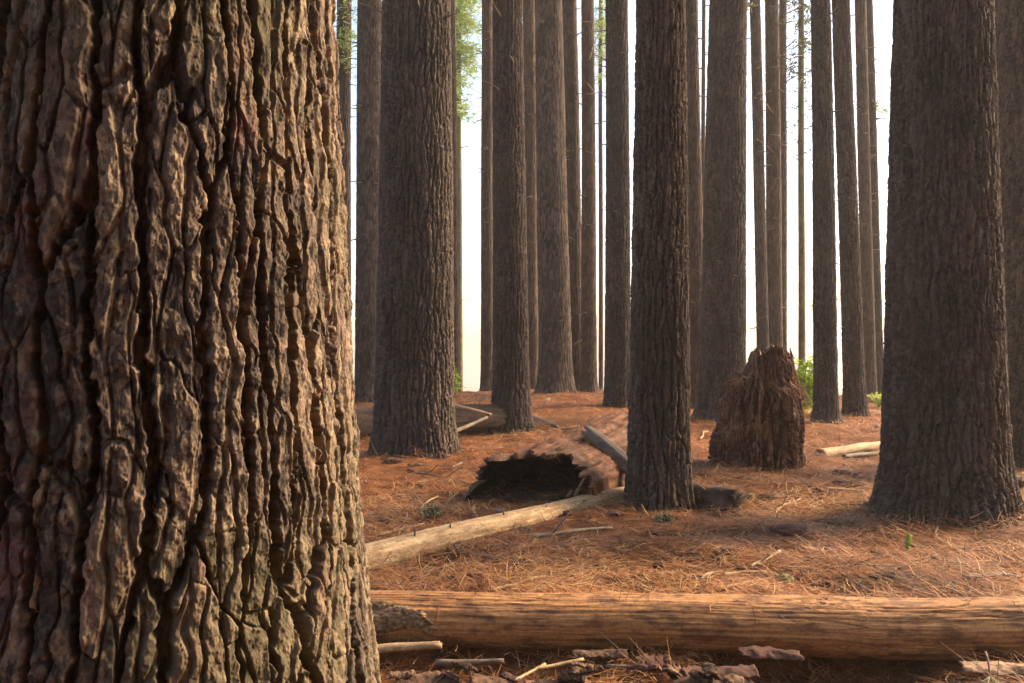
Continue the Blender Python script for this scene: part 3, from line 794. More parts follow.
# sid points to the viewer (-y) side
if sid[1] > 0: sid = -sid
Pb = pa + rad[..., None] * (np.cos(THH)[..., None] * sid + np.sin(THH)[..., None] * upv)
obj('bark_patch', grid_mesh('bark_patch', loc(Pb), False, False, False, tb, LOG_BARK), lg)
q = P.reshape(-1, 3); zc = np.repeat(path[:, 2], P.shape[1]); q = q[q[:, 2] > zc + .085]
needles_on(lg, loc(q + np.array([0, 0, .004])), 420, .003, seed=71, steep=0., tone=.4)

# 2 the pale log running back to the central trunk
p0 = at(318, 588); p0[2] += .04; p1 = atd(652, 490, 7.95)
p0 = atd(330, 571, 5.1)
lg2, loc = oriented('fallen_log', p0, p1)
tag(lg2, 'pale dry log slanting from the near trunk back to the central trunk', 'log')
P, path = log_grid(p0, p1, .098, .102, 300, 90, 551, 0, .10, .06)
obj('log_body', grid_mesh('log_body', loc(P), True, True, True, None, WOOD_PALE), lg2)
for (px, py, dx, dz, L) in ((415, 541, .2, .8, .09), (450, 527, .0, 1, .06), (505, 514, -.1, 1, .10), (545, 505, .3, .9, .05), (580, 505, .5, .3, .07), (600, 499, .2, .9, .05)):
    k = np.argmin(np.abs((CX + path[:, 0] / path[:, 1] * F) - px))
    pth = twig_path(path[k] + np.array([0, -.05, .06]), (dx, -.3, dz), L, 4, 0, .1)
    b = Bag(); b.grid(loc(tube_pts(pth, np.linspace(.008, .005, 5), 6)))
    obj('branch_stub', b.mesh('branch_stub', WOOD_GREY), lg2)

# 3 hollow log
h0 = at(537, 500); h1 = at(640, 452)
ax_ = h1 - h0; ax_[2] = 0
HL = np.linalg.norm(ax_)
e1 = ax_ / HL; e2 = np.array([e1[1], -e1[0], 0.])      # e2 points to the viewer's right-front
hl, loc = oriented('hollow_log', h0, h0 + e1 * HL)
tag(hl, 'collapsed hollow log with a black open end, roofed with pine needles', 'log')
nL, nT = 90, 90
S, A = np.meshgrid(np.linspace(0, 1, nL), np.linspace(0, math.pi, nT), indexing='ij')
def shell(S, A, off):
    lip = .30 * (fbm(A * 2.2, A * 0, A * 0, 571, 3) - .5) * 2 + .22 * (fbm(A * 11, A * 0, A * 0, 573, 2) - .5) * 2 - .16 * sstep(1.55, 2.6, A) + .1 * np.exp(-((A - 1.5) / .16) ** 2)
    s = lip * (1 - S) ** 2 + S * HL
    rw = (.56 - .06 * S + .07 * (fbm(s * 1.1, A * .9, A * 0, 575, 3) - .5)) + off
    rh = (.48 + .03 * S + .20 * (fbm(s * 1.2, A * 1.1, A * 0 + 3, 577, 3) - .5)) + off
    c = np.cos(A); sn = np.sin(A)
    base = h0[None, None] + e1 * s[..., None]
    P = base + e2 * (c * rw)[..., None]
    P[..., 2] = g_smooth(P[..., 0], P[..., 1]) * .6 + h0[2] * .4 + sn ** .62 * rh - .03
    return P
outer = shell(S, A, .0)
on = 1.2 * (fbm(S * 2.5, A * 9, A * 0, 579, 4, .6) - .5) + .8 * (fbm(outer[..., 0] * 7, outer[..., 1] * 7, outer[..., 2] * 7, 580, 3) - .5)
outer += (.07 * on)[..., None] * (np.cos(A)[..., None] * e2 + np.sin(A)[..., None] * np.array([0, 0, 1.]))
inner = shell(S, A, -.035)
inner += (.03 * (fbm(inner[..., 0] * 9, inner[..., 1] * 9, inner[..., 2] * 9, 581, 2) - .5))[..., None]
obj('outer_shell', grid_mesh('outer_shell', loc(outer), False, False, False, None, wood_mat('needle stained log', [(.34, (.06, .023, .009)), (.5, (.15, .055, .018)), (.66, (.26, .105, .034))], (.05, .020, .009), .7)), hl)
obj('hollow', grid_mesh('hollow', loc(inner), False, False, False, None, WOOD_HOLLOW), hl)
rimP = np.stack([outer[0], outer[0] * .5 + inner[0] * .5 - e1 * .015, inner[0]], 0)
obj('broken_rim', grid_mesh('broken_rim', loc(rimP), False, False, False, None, WOOD_ROT), hl)
capc = outer[-1].mean(0); capP = np.stack([outer[-1] * (1 - q) + capc * q for q in (0, .35, .7, .98)], 0)
obj('added_end_cap', grid_mesh('added_end_cap', loc(capP), False, False, False, None, WOOD_HOLLOW), hl)  # back closure added to keep light out of the hollow
bw = np.stack([h0 + e1 * HL * .93 + e2 * q * .45 + np.array([0, 0, z]) for z in (-.1, .5) for q in (-1, 1)]).reshape(2, 2, 3)
# needle roof
roof = outer[5:, 8:82].reshape(-1, 3); roof = roof[roof[:, 2] > h0[2] + .10]
needles_on(hl, loc(roof + np.array([0, 0, .014])), 3600, .010, seed=21, tone=.42, L=(.08, .2))
# floor of the hollow, a near-black sheet with the shade in its colour
fl = shell(S[:, :2], np.broadcast_to(np.array([0.02, math.pi - .02]), (nL, 2)), -.05)
fl = np.stack([fl[:, 0] * (1 - t) + fl[:, 1] * t for t in np.linspace(0, 1, 14)], 1)
fl[..., 2] = g(fl[..., 0], fl[..., 1]) + .035
fl = fl[0:]
obj('hollow_floor', grid_mesh('hollow_floor', loc(fl), False, False, False, None, WOOD_HOLLOW), hl)
for (px, py, L) in ((573, 499, .22), (566, 500, .10)):
    q = at(px, py); b = Bag(); pth = twig_path(q, (.55, .05, .9), L, 4, 0, .05)
    b.grid(loc(tube_pts(pth, np.linspace(.022, .012, 5), 7)))
    obj('splinter', b.mesh('splinter', WOOD_PALE), hl)

# 4 weathered limb lying over it, and other logs
def plain_log(a, b, r0, r1, mat, name, label, cat='log', group=None, seed=1, lump=.06, ridges=.05, n=60, nt_=28, cover=0, barky=False):
    o, loc = oriented(name, a, b)
    tag(o, label, cat, group)
    P, path = log_grid(np.asarray(a), np.asarray(b), r0, r1, n, nt_, seed, 0, lump, ridges)
    # ragged broken ends
    dirv = (np.asarray(b) - np.asarray(a)); dirv = dirv / np.linalg.norm(dirv)
    for row, sg in ((0, -1), (-1, 1)):
        P[row] += dirv[None] * (sg * r0 * 1.2 * rng.random(P.shape[1]))[:, None]
    tint = None
    if barky:
        tint = np.zeros(P.shape); tint[..., 0] = .3; tint[..., 1] = fbm(P[..., 0] * 12, P[..., 1] * 12, P[..., 2] * 12, seed, 3); tint[..., 2] = fbm(P[..., 0] * 3, P[..., 1] * 3, P[..., 2] * 3, seed + 5, 3)
    obj('log_body', grid_mesh('log_body', loc(P), True, True, True, tint, mat), o)
    if cover:
        q = P.reshape(-1, 3); zc = np.repeat(path[:, 2], P.shape[1])
        q = q[(q[:, 2] > zc + .2 * r0)]
        needles_on(o, loc(q + np.array([0, 0, .01])), cover, .012, seed=seed + 3, tone=.55)
    return o, loc, P

plain_log(atd(590, 433, 8.25), atd(642, 476, 7.75), .065, .085, WOOD_GREY, 'broken_limb', 'grey weathered limb resting on the back of the hollow log', 'limb', seed=601, ridges=.12)
plain_log(atd(566, 431, 10.2), atd(640, 424, 9.9), .05, .04, WOOD_PALE, 'broken_limb', 'pale thin limb half buried in needles behind the hollow log', 'limb', seed=603, ridges=.1, cover=700)
plain_log(atd(664, 494, 7.9), atd(728, 503, 7.1), .135, .125, BARK_DARK, 'log_stub', 'short dark barked log stub poking out right of the central trunk', 'log', seed=605, ridges=.12, barky=True, cover=260)
plain_log(atd(822, 455, 10.5), atd(884, 446, 11.1), .075, .07, WOOD_PALE, 'fallen_log', 'short pale log lying between the stump and the massive right trunk', 'log', seed=607, ridges=.06)
plain_log(atd(845, 457, 10.3), atd(885, 453, 10.7), .03, .03, WOOD_GREY, 'broken_limb', 'thin brown limb lying just in front of the short pale log', 'limb', seed=608)
plain_log(atd(330, 424, 12.3), atd(497, 416, 13.1), .22, .19, WOOD_GREY, 'fallen_log', 'large dark rotting log behind the broad trunk, its left half under orange needles', 'log', seed=609, lump=.12, ridges=.14, n=110, nt_=48, cover=5200)
plain_log(atd(452, 405, 12.7), atd(489, 414, 12.6), .035, .025, WOOD_PALE, 'broken_limb', 'pale bare limb leaning along the top of the large rotting log', 'limb', seed=611)
plain_log(atd(452, 433, 11.6), atd(486, 418, 12.3), .03, .022, WOOD_GREY, 'broken_limb', 'pinkish limb propped against the front of the large rotting log', 'limb', seed=613)
plain_log(atd(529, 410, 17.3), atd(546, 402, 17.6), .12, .07, WOOD_GREY, 'wood_chunk', 'dark broken chunk of wood at the foot of the swollen dark trunk', 'wood chunk', seed=615, lump=.15, ridges=.15)
plain_log(atd(535, 419, 14.4), atd(556, 427, 13.4), .05, .04, WOOD_GREY, 'broken_limb', 'half buried dark limb on the slope right of the twiggy upright trunk', 'limb', seed=617, cover=250)
plain_log(atd(868, 399, 19.5), atd(890, 403, 19.0), .09, .08, WOOD_PALE, 'fallen_log', 'far pale log end glimpsed left of the massive right trunk', 'log', seed=619)

# ------------------------------------------------------------------ rotten stump
def stump():
    d = 9.35
    b = at(760, 471); b[1] = d; b[0] = (760 - CX) / F * d; b[2] = float(g(b[0], b[1]))
    root = empty('tree_stump', b)
    tag(root, 'tall rotten reddish brown stump with a jagged pointed top', 'stump')
    nr, nc = 150, 260
    t = np.linspace(0, 1, nr); th = np.linspace(0, 2 * math.pi, nc, endpoint=False)
    T, TH = np.meshgrid(t, th, indexing='ij')
    px = F / d
    # top height follows the outline: peak right of centre, left shoulder low
    c, s = np.cos(TH), np.sin(TH)
    jag = fbm(c * 5, s * 5, TH * 0, 701, 3) - .5
    jag2 = fbm(c * 16, s * 16, TH * 0, 703, 2) - .5
    Ht = 1.33 - .34 * sstep(-.25, -1.0, c) - .10 * sstep(.5, 1.0, c) + .26 * jag + .10 * jag2
    Z = T * Ht
    zz = np.array([0, .15, .35, .55, .8, 1.0, 1.2, 1.4])
    left = np.interp(Z, zz, np.array([.46, .48, .49, .47, .41, .34, .27, .21]))
    right = np.interp(Z, zz, np.array([.47, .46, .45, .43, .40, .36, .31, .24]))
    k = .5 + .5 * c
    rad = left * (1 - k) + right * k
    fib = fbm(c * 4, s * 4, Z * 1.1, 711, 4, .6) - .5
    fib2 = fbm(c * 14, s * 14, Z * 2.6, 713, 3, .6) - .5
    lum = fbm(c * 2.0, s * 2.0, Z * 2.4, 715, 2) - .5
    rad = rad * (1 + .34 * fib + .12 * fib2 + .30 * lum)
    rad = rad * (1 + .03 * np.exp(-Z / .12) * np.cos(TH * 6 + 1))
    cxs = .05 * Z / 1.2
    hb_, tb_ = bark_field(c * .42, s * .42, Z, TH * .42, Z, 2 * math.pi * .42, 731, .12, .7, .085, 0)
    hb2_, _t = bark_field(c * .42 + 4, s * .42, Z, TH * .42, Z, 2 * math.pi * .42, 733, .03, .30, .020, 0)
    rad = np.maximum(rad + (hb_ + hb2_) * np.clip(rad / .4, .3, 1), .03)
    zl = .40 + .30 * fbm(c * 1.6, s * 1.6, TH * 0, 737, 2) + .05 * fbm(c * 9, s * 9, TH * 0, 738, 2) + .16 * c
    zl2 = .80 + .22 * fbm(c * 2.1 + 5, s * 2.1, TH * 0, 739, 2) + .06 * fbm(c * 9 + 3, s * 9, TH * 0, 740, 2) - .10 * c
    shelf = sstep(.4, .6, fbm(c * 1.3 + 2, s * 1.3, TH * 0, 741, 2) - .25 * c + .05)
    rad = rad * (1.04 - .11 * sstep(-.015, .03, Z - zl) * (.35 + .65 * shelf) - .08 * sstep(-.015, .03, Z - zl2) + .10 * sstep(.25, .9, Z / 1.3) )
    P = np.stack([rad * c + cxs, rad * s, Z - .06], -1)
    # inner hollow at the top
    inner = [P[-1] * np.array([q, q, 1]) + np.array([cxs[-1].mean() * (1 - q), 0, -dz]) for q, dz in ((.72, .06), (.5, .2), (.25, .3))]
    P = np.concatenate([P, np.array(inner)], 0)
    obj('stump_body', grid_mesh('stump_body', P, True, False, True, None, WOOD_ROT), root)
    # loose fibres and splinters at the rim
    for q in range(3):
        a = rng.uniform(0, 2 * math.pi); kcol = int(a / 2 / math.pi * nc) % nc
        p = P[nr - 6, kcol]
        pth = twig_path(p, (rng.uniform(-.25, .25), rng.uniform(-.25, .25), 1), rng.uniform(.05, .12), 4, 0, .08)
        bb = Bag(); bb.grid(tube_pts(pth, np.linspace(.022, .004, 5), 5, flat=.4))
        obj('splinter', bb.mesh('splinter', WOOD_ROT), root)
    # needle tufts caught on ledges
    sel = P[:nr].reshape(-1, 3); front = (sel[:, 1] < .05)
    q = sel[front]
    zlf = (zl[:nr] - .06).reshape(-1)[front]; zl2f = (zl2[:nr] - .06).reshape(-1)[front]; shf = shelf[:nr].reshape(-1)[front]
    m1 = q[(np.abs(q[:, 2] - zlf - .03) < .035) & (shf > .3)]
    m2 = q[np.abs(q[:, 2] - zl2f - .03) < .035]
    m3 = q[(q[:, 2] > .95)]
    needles_on(root, np.vstack([m1, m2]) * np.array([1.06, 1.10, 1]), 750, .022, 'needle_cover', (.10, .20), 31, -.6, .6)
    needles_on(root, m3, 260, .015, 'needle_cover', (.08, .16), 33, -.5, .45)
stump()

# ------------------------------------------------------------------ bushes and small greens
def bush(name, base, w, h, nstem, leaf, n_leaf, mat, label, cat, seed, wid=.02, group=None):
    r_ = np.random.default_rng(seed)
    root = empty(name, base); tag(root, label, cat, group)
    cents = []; b = Bag()
    for i in range(nstem):
        q = np.array([r_.uniform(-w / 2, w / 2), r_.uniform(-w / 3, w / 3), h * r_.uniform(.45, 1.0)])
        path = np.linspace(0, 1, 6)[:, None] * q[None]; path[:, :2] *= np.linspace(.3, 1, 6)[:, None]
        b.grid(tube_pts(path, np.linspace(.010, .004, 6), 5))
        for t in r_.uniform(.35, 1.05, n_leaf):
            cents.append(path[-1] * t * np.array([1, 1, 1]) + r_.normal(0, leaf * .8, 3))
    cents = np.array(cents); cents[:, 2] = np.maximum(cents[:, 2], .03)
    obj('stem', b.mesh('stem', WOOD_GREY), root)
    obj('foliage', spray_mesh('foliage', mat, cents, leaf, 7, wid, .8, seed, leaf), root)
bb = at(800, 411); bb = np.array([(800 - CX) / F * 16.2, 16.2, float(g((800 - CX) / F * 16.2, 16.2))])
bush('bush', bb, .85, 1.02, 46, .11, 7, LEAF, 'bright yellow green bush glowing in the light beside the stump', 'bush', 41, .032)
q = np.array([(879 - CX) / F * 18, 18, 0.]); q[2] = float(g(q[0], q[1]))
bush('seedling', q, .35, .3, 8, .06, 6, LEAF, 'small yellow green plant at the foot of the dark leaning trunk', 'plant', 43, .016)
q = np.array([(455 - CX) / F * 21.5, 21.5, 0.]); q[2] = float(g(q[0], q[1]))
bush('seedling', q, .3, .75, 10, .07, 6, LEAF, 'thin green seedling glimpsed at the crest beside the broad trunk', 'plant', 45, .015)
for (px, py, lab) in ((431, 517, 'small grey green moss tuft beside the pale slanting log'), (664, 523, 'low green tuft in front of the central trunk base')):
    bush('moss_tuft', at(px, py), .14, .05, 10, .03, 8, MOSS_M, lab, 'moss', 47 + px, .006)

# ------------------------------------------------------------------ sticks and debris on the needles
def stick(a, b, px_w, mat, label, lift=.5, twigs=0, group=None, wob=.02, name='stick', rise=0.):
    A = at(*a); B = at(*b)
    d = (A[1] + B[1]) / 2
    r = px_w / 2 / F * d
    A[2] += r * lift; B[2] += r * lift + rise
    root, loc = oriented(name, A, B); tag(root, label, 'stick', group)
    L = np.linalg.norm(B - A)
    t = np.linspace(0, 1, 12)
    path = A[None] * (1 - t)[:, None] + B[None] * t[:, None]
    path += np.cumsum(rng.normal(0, wob * L / 4, (12, 3)), 0) * np.sin(math.pi * t)[:, None]
    gz = g(path[:, 0], path[:, 1]); path[:, 2] = np.maximum(path[:, 2], gz + r * lift * .6)
    bg = Bag(); bg.grid(loc(tube_pts(path, r * np.linspace(1.1, .7, 12), 8, seed=int(a[0]), rough=.25)))
    obj('stem', bg.mesh('stem', mat), root)
    for q in range(twigs):
        k = 3 + (q * 3) % 8
        sp = twig_path(path[k], path[k] - path[k - 1] + np.array([rng.normal(0, .06), rng.normal(0, .06), .05]), L * .28, 4, .0, .1)
        b2 = Bag(); b2.grid(loc(tube_pts(sp, np.linspace(r * .5, r * .3, 5), 6)))
        obj('twig', b2.mesh('twig', mat), root)
    return root

G_, P_ = WOOD_GREY, WOOD_PALE
stick((528, 539), (612, 530), 4.6, G_, 'long dark stick lying in front of the central trunk', 1, 1)
stick((443, 551), (499, 563), 5.0, G_, 'dark brown stick below the pale slanting log', 1.2, 1, rise=.0)
stick((423, 575), (452, 566), 3.6, P_, 'short pale stick left of the dark brown stick', 1)
stick((491, 592), (548, 578), 3.4, P_, 'pale stick running down to the near log', 1, 1)
stick((574, 572), (609, 561), 2.6, P_, 'thin straw coloured stick right of centre clearing', 1)
stick((569, 587), (623, 570), 2.2, P_, 'long thin pale twig just above the near log', 1, 1)
stick((629, 588), (646, 590), 4.4, G_, 'short dark peg of wood beside the near log', 1)
stick((497, 517), (521, 525), 4.4, G_, 'brown stick leaning over the pale slanting log', 3.0)
stick((378, 537), (424, 525), 3.0, P_, 'pale stick behind the left end of the pale slanting log', 1, 1)
stick((363, 523), (402, 521), 3.4, G_, 'dark stick beside the huge near trunk edge', 1, 1)
stick((420, 511), (438, 497), 2.0, P_, 'thin bleached twig left of the hollow log', 1, 1)
stick((445, 506), (458, 493), 2.0, P_, 'bleached curved twig pointing at the hollow log', 1, 1)
stick((408, 470), (478, 487), 2.2, G_, 'long thin dark twig in front of the broad trunk', 1, 2)
stick((722, 576), (766, 573), 3.2, P_, 'pale flat splinter above the middle of the near log', 1)
stick((750, 571), (780, 559), 5.0, P_, 'thick pale broken branch rising to the right', 1.2, 1, rise=.03)
stick((700, 581), (728, 573), 3.0, P_, 'straw coloured stick left of the pale splinter', 1)
stick((724, 590), (760, 582), 3.0, P_, 'pale stick touching the top of the near log', 1)
stick((833, 568), (917, 566), 2.2, G_, 'long thin grey twig in front of the massive trunk', 1, 1)
stick((826, 492), (864, 494), 4.2, P_, 'tan stick between the stump and the massive trunk', 1.3)
stick((853, 482), (870, 490), 2.0, P_, 'slim crooked twig left of the massive trunk', 1, 2)
stick((892, 475), (878, 425), 2.0, G_, 'bare sapling twig standing against the massive trunk', 1, 1)
stick((775, 512), (800, 500), 2.4, P_, 'curved pale twig in front of the stump', 1, 1)
stick((690, 541), (735, 549), 2.0, P_, 'fine tan twig right of the central trunk', 1, 1)
stick((965, 579), (1020, 580), 5.2, WOOD_GREY, 'mossy slat of wood near the right edge above the log', 1)
stick((810, 596), (790, 580), 2.4, P_, 'pale root like stick bending to the near log', 1, 1)
stick((843, 594), (850, 573), 2.2, P_, 'upright straw stem in a tangled bunch', 1)
stick((868, 592), (838, 573), 2.2, P_, 'slanting straw stem in the tangled bunch', 1.5)
stick((886, 593), (858, 577), 2.2, P_, 'rightmost straw stem of the tangled bunch', 1)
stick((700, 440), (708, 432), 2.0, P_, 'tiny twig beside the stump', 1)
stick((560, 452), (600, 448), 1.6, P_, 'thin twig lying on the hollow log roof', 12)
stick((395, 497), (428, 503), 1.8, G_, 'slim grey twig between near trunk and broad trunk', 1, 2)
stick((650, 597), (700, 590), 1.8, P_, 'fine pale twig behind the near log', 1)
for i in range(150):
    py = 440 + 160 * random.random() ** .8; px = random.uniform(375, 1020)
    a = random.uniform(0, math.pi); L = random.uniform(8, 26) * (py - 341) / 200
    stick((px, py), (px + L * math.cos(a), py + L * .4 * math.sin(a)), random.uniform(1.2, 2.8), random.choice([G_, P_, G_]), 'fine dry twig among the fallen needles', .8, random.choice([0, 1]), 'fine dry twigs on the needles')

def chunk(px, py, wpx, hpx, mat, label, name='bark_chunk', cat='bark', seed=0, lift=.3, rot=None, depth=None):
    p = at(px, py); d = p[1]
    a, c = wpx / 2 / F * d, hpx / 2 / F * d * 1.3
    b = depth or a * .7
    th = np.linspace(0, 2 * math.pi, 26, endpoint=False); ph = np.linspace(-math.pi / 2 + .15, math.pi / 2 - .15, 14)
    PH, TH = np.meshgrid(ph, th, indexing='ij')
    X = np.cos(PH) * np.cos(TH); Y = np.cos(PH) * np.sin(TH); Z = np.sin(PH)
    k = 1 + .9 * (fbm(X * 2.2 + seed, Y * 2.2, Z * 2.2, seed + 801, 3) - .5) + .45 * (fbm(X * 7 + seed, Y * 7, Z * 7, seed + 803, 2) - .5)
    P = np.stack([X * a * k, Y * b * k, np.sign(Z) * np.abs(Z) ** .7 * c * k], -1)
    t = np.clip(fbm(X * 3, Y * 3, Z * 3, seed + 805, 3), 0, 1)
    tint = np.repeat(t[..., None], 3, -1)
    o = obj(name, grid_mesh(name, P, True, True, True, tint, mat))
    o.location = p + np.array([0, 0, c * lift]); o.rotation_euler.z = rng.uniform(-.3, .3) if rot is None else rot
    tag(o, label, cat)
    return o
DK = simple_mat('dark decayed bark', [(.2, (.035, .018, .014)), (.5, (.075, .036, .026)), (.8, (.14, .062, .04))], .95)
chunk(476, 579, 21, 10, DK, 'dark clump of decayed bark below the dark brown stick', seed=1)
chunk(520, 568, 17, 12, BARK_SLAB, 'reddish clump of bark right of the dark brown stick', seed=2)
chunk(503, 550, 14, 7, DK, 'small dark clump of bark under the pale slanting log', seed=3)
chunk(470, 540, 12, 15, BARK_SLAB, 'rust coloured clump against the side of the pale slanting log', seed=4)
chunk(788, 532, 36, 8, DK, 'long dark slab of bark lying in front of the stump', seed=5)
chunk(894, 580, 46, 9, BARK_SLAB, 'wide reddish bark slab in front of the massive trunk', seed=6)
chunk(805, 576, 8, 8, WOOD_PALE, 'round pale wood knot above the near log', 'wood_chunk', 'wood chunk', 7)
chunk(784, 582, 16, 9, MOSS_M, 'yellow green mossy wood chunk beside the pale knot', 'wood_chunk', 'wood chunk', 8)
chunk(557, 553, 7, 7, WOOD_PALE, 'tiny pale wood chunk in the middle of the clearing', 'wood_chunk', 'wood chunk', 9)
chunk(963, 567, 13, 7, MOSS_M, 'small green mossy lump in front of the massive trunk', 'moss_lump', 'moss', 10)
chunk(748, 498, 13, 6, MOSS_M, 'dull green mossy lump right of the dark log stub', 'moss_lump', 'moss', 11)
chunk(729, 492, 5, 5, WOOD_PALE, 'white chip of wood above the dark log stub', 'wood_chunk', 'wood chunk', 12)
chunk(848, 585, 5, 5, DK, 'dark nub beside the straw stems', 'bark_chunk', 'bark', 13)
chunk(745, 480, 20, 4, DK, 'flat dark bark flake at the foot of the stump', 'bark_chunk', 'bark', 14)
chunk(1016, 487, 22, 12, BARK_SLAB, 'reddish litter mound by the right edge behind the massive trunk', 'bark_chunk', 'bark', 15)

for i in range(60):
    py_ = 445 + 150 * random.random(); px_ = random.uniform(385, 1015)
    o_ = chunk(px_, py_, random.uniform(6, 20), random.uniform(3, 7), [DK, BARK_SLAB, DK][i % 3], 'small dark flake of bark among the fallen needles', 'bark_flake', 'bark flake', 30 + i)
    o_['group'] = 'bark flakes on the needles'

# a curled green leaf
def leaf_obj():
    p = at(907, 555)
    t = np.linspace(0, 1, 9); u = np.linspace(-1, 1, 5)
    TT, UU = np.meshgrid(t, u, indexing='ij')
    w = .024 * np.sin(math.pi * np.clip(TT * .95 + .03, 0, 1)) ** .8
    P = np.stack([.05 * TT + w * UU * .9, .07 * TT - w * UU * .3, .02 + .09 * TT + .02 * UU ** 2], -1)
    o = obj('leaf', grid_mesh('leaf', P, False, False, False, np.full(P.shape, .05), LEAF)); o.location = p
    tag(o, 'single curled green leaf lying in front of the massive trunk', 'leaf')
leaf_obj()

# bark slabs and brush in the shade under the near log
def slab(px, py, d, L, w, yaw, pitch, mat, label, seed, thick=.007, curl=.014, name='bark_slab', cat='bark'):
    p = atd(px, py, d)
    n1, n2 = 40, 14
    T, U = np.meshgrid(np.linspace(-.5, .5, n1), np.linspace(-.5, .5, n2), indexing='ij')
    ed = 1 + .9 * (fbm(T * 8 + seed, U * 0, U * 0, seed, 4, .7) - .5)
    X = T * L + .12 * L * (fbm(U * 5 + seed, U * 0, T * 0, seed + 1, 2) - .5); Y = U * w * ed
    Z = -curl * (2 * U) ** 2 + .02 * (fbm(T * 5, U * 2, U * 0 + seed, seed + 2, 3) - .5) + .012 * (fbm(T * 22, U * 9, U * 0 + seed, seed + 7, 3) - .5)
    top = np.stack([X, Y, Z + thick * (.6 + .8 * fbm(X * 40, Y * 40, Z * 0, seed + 3, 2))], -1); bot = np.stack([X * .99, Y * .97, Z], -1)
    P = np.concatenate([top, bot[:, ::-1]], 1)
    t = np.clip(fbm(P[..., 0] * 14, P[..., 1] * 14, P[..., 2] * 14, seed + 5, 3), 0, 1)
    o = obj(name, grid_mesh(name, P, True, True, True, np.repeat(t[..., None], 3, -1), mat))
    o.location = p; o.rotation_euler = (rng.uniform(.12, .45), pitch, yaw)
    tag(o, label, cat)
    return o
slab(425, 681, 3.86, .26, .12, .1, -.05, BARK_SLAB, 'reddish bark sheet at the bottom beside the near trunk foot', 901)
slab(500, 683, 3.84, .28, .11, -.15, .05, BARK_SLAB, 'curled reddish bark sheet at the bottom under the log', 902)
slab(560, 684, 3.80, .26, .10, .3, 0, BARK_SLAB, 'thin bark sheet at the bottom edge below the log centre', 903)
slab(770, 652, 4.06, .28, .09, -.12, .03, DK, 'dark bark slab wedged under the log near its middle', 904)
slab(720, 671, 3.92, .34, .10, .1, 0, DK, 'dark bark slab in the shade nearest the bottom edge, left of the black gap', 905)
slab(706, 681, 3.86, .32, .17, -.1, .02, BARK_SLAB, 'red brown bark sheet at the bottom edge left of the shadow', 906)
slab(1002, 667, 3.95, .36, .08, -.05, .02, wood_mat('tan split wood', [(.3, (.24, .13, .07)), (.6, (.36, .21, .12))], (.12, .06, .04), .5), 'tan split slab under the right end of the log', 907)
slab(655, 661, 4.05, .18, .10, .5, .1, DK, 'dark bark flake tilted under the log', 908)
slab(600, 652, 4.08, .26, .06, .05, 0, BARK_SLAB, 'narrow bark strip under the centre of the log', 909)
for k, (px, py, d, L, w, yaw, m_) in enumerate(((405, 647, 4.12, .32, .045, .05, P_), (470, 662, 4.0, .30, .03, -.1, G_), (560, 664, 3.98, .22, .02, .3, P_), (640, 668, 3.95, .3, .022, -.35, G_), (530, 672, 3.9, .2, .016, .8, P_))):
    a = atd(px, py, d); b_ = a + np.array([math.cos(yaw) * L / 2, math.sin(yaw) * L / 2, .01]); a = a - np.array([math.cos(yaw) * L / 2, math.sin(yaw) * L / 2, .01])
    labs = ['yellowish stick under the left part of the log', 'dark stick under the left part of the log', 'pale short stick in the brush under the log', 'long dark stick slanting in the brush under the log', 'thin pale twig crossing the brush under the log']
    plain_log(a, b_, w * .5, w * .4, m_, 'stick', labs[k], 'stick', None, 920 + k, n=14, nt_=10)

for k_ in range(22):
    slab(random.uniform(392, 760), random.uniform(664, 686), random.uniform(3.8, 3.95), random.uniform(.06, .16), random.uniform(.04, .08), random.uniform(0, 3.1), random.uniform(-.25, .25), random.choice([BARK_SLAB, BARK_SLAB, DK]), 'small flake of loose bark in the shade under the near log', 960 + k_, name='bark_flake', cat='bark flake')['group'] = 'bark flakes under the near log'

def brush():
    """loose straw and needles caught under the near log"""
    n = 3600
    x = rng.uniform(-.8, 2.6, n); y = rng.uniform(3.75, 4.3, n)
    cl = fbm(x * 3.5, y * 3, x * 0, 951, 3)
    k = rng.random(n) < 2.2 * (cl - .38)
    x, y = x[k], y[k]; n = len(x)
    z = g(x, y) + rng.random(n) ** 1.5 * .10
    me = strips(np.stack([x, y, z], 1), rng.uniform(0, 6.28, n), rng.normal(.1, .4, n), rng.uniform(.08, .24, n), rng.uniform(.002, .0045, n), rng.normal(0, .12, n), np.clip(rng.normal(.36, .24, n), 0, 1), 'straw_litter', NEEDLE)  # straw toned darker, standing in for shade under the log
    tag(obj('straw_litter', me), 'tangled straw and dry needles caught in the shade under the near log', 'straw litter', kind='stuff')
brush()

# fresh pine tuft at the bottom right
def tuft():
    p = atd(990, 676, 3.9)
    root = empty('pine_sprig', p); tag(root, 'pale green pine needle sprig hanging at the bottom right under the log', 'pine sprig')
    n = 26
    yaw = rng.uniform(math.pi + .2, 2 * math.pi - .2, n); pitch = rng.uniform(-.9, .5, n)
    obj('needles', strips(np.zeros((n, 3)), yaw, pitch, rng.uniform(.07, .13, n), np.full(n, .004), rng.normal(0, .12, n), rng.uniform(.5, 1, n), 'needles', simple_mat('sprig needles', [(0, (.12, .13, .06)), (1, (.26, .25, .13))], .6)), root)
    b = Bag(); b.grid(tube_pts(twig_path((0, 0, 0), (.2, .5, .5), .12, 4), np.linspace(.004, .006, 5), 6)); obj('stem', b.mesh('stem', G_), root)
tuft()

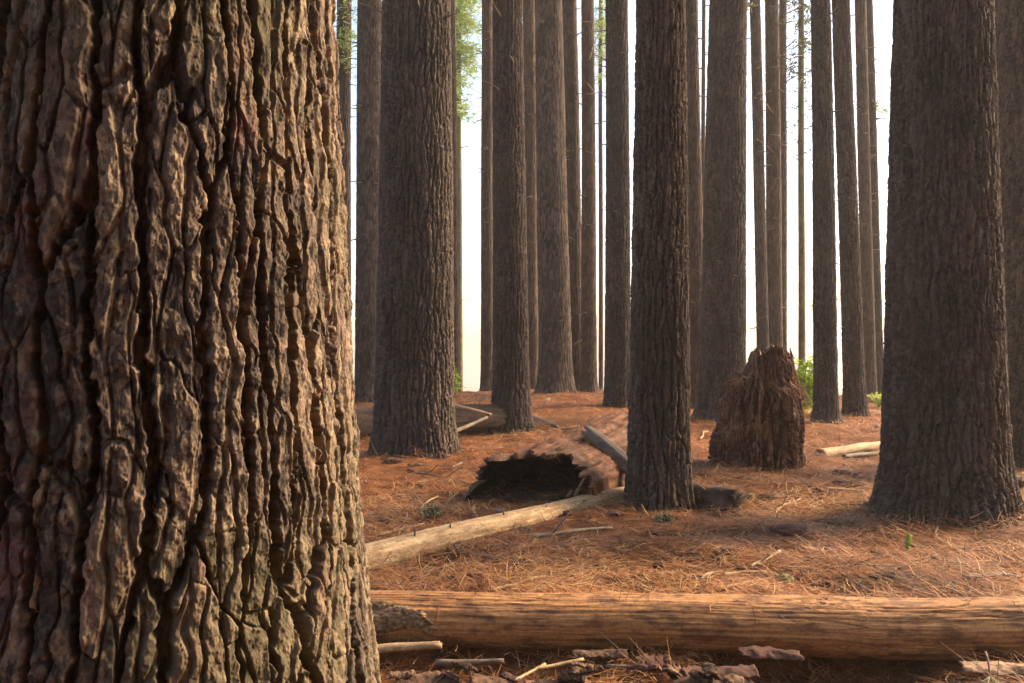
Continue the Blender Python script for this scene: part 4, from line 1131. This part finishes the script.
# ------------------------------------------------------------------ haze
def haze():
    s = 440
    V = np.array([[x, y, z] for z in (-26.5, 24) for y in (-s, s) for x in (-s, s)], float)
    f = [[0, 2, 3, 1], [4, 5, 7, 6], [0, 1, 5, 4], [2, 6, 7, 3], [0, 4, 6, 2], [1, 3, 7, 5]]
    m = bpy.data.materials.new('haze'); m.use_nodes = True
    nt = m.node_tree; nt.nodes.remove(nt.nodes['Principled BSDF'])
    v = nt.nodes.new('ShaderNodeVolumePrincipled')
    v.inputs['Color'].default_value = (.98, .95, .90, 1); v.inputs['Density'].default_value = HAZE
    v.inputs['Anisotropy'].default_value = .35
    v.inputs['Density Attribute'].default_value = ''; v.inputs['Temperature Attribute'].default_value = ''
    nt.links.new(v.outputs[0], nt.nodes['Material Output'].inputs['Volume'])
    o = obj('haze', raw_mesh('haze', V, np.array(f), None, None, m, False))
    tag(o, kind='stuff')
HAZE = .0009
haze()

# ------------------------------------------------------------------ light, camera, render
AZ, EL = 68, 33
sv = Vector((math.sin(R(AZ)) * math.cos(R(EL)), math.cos(R(AZ)) * math.cos(R(EL)), math.sin(R(EL))))
sl = bpy.data.lights.new('sun', 'SUN'); sl.energy = 5.0; sl.angle = R(19); sl.color = (1.0, .77, .50)
so = bpy.data.objects.new('sun', sl); link(so); so.rotation_mode = 'QUATERNION'; so.rotation_quaternion = sv.to_track_quat('Z', 'Y')
w = bpy.data.worlds.new('World'); SC.world = w; w.use_nodes = True
nt = w.node_tree
sk = nt.nodes.new('ShaderNodeTexSky'); sk.sky_type = 'NISHITA'; sk.sun_disc = False
sk.sun_elevation = R(EL); sk.sun_rotation = R(AZ); sk.dust_density = 3.0; sk.air_density = 1.0; sk.ozone_density = 1.0
nt.links.new(sk.outputs[0], nt.nodes['Background'].inputs['Color']); nt.nodes['Background'].inputs['Strength'].default_value = .15

cd = bpy.data.cameras.new('camera'); cd.lens = 30; cd.sensor_width = 36; cd.clip_end = 3000; cd.clip_start = .05
co = bpy.data.objects.new('camera', cd); link(co); co.location = (0, 0, H); co.rotation_euler = (math.pi / 2, 0, 0)
SC.camera = co
SC.render.engine = 'CYCLES'
SC.cycles.use_denoising = True; SC.cycles.use_adaptive_sampling = False
try:
    SC.cycles.denoiser = 'OPENIMAGEDENOISE'; SC.cycles.denoising_input_passes = 'RGB_ALBEDO_NORMAL'
except Exception: pass
SC.cycles.max_bounces = 6; SC.cycles.diffuse_bounces = 3; SC.cycles.glossy_bounces = 2; SC.cycles.volume_bounces = 2
SC.cycles.transparent_max_bounces = 4; SC.cycles.caustics_reflective = False; SC.cycles.caustics_refractive = False
SC.cycles.sample_clamp_indirect = 6
SC.view_settings.view_transform = 'Standard'; SC.view_settings.look = 'None'
SC.view_settings.exposure = 1.5; SC.view_settings.gamma = 1
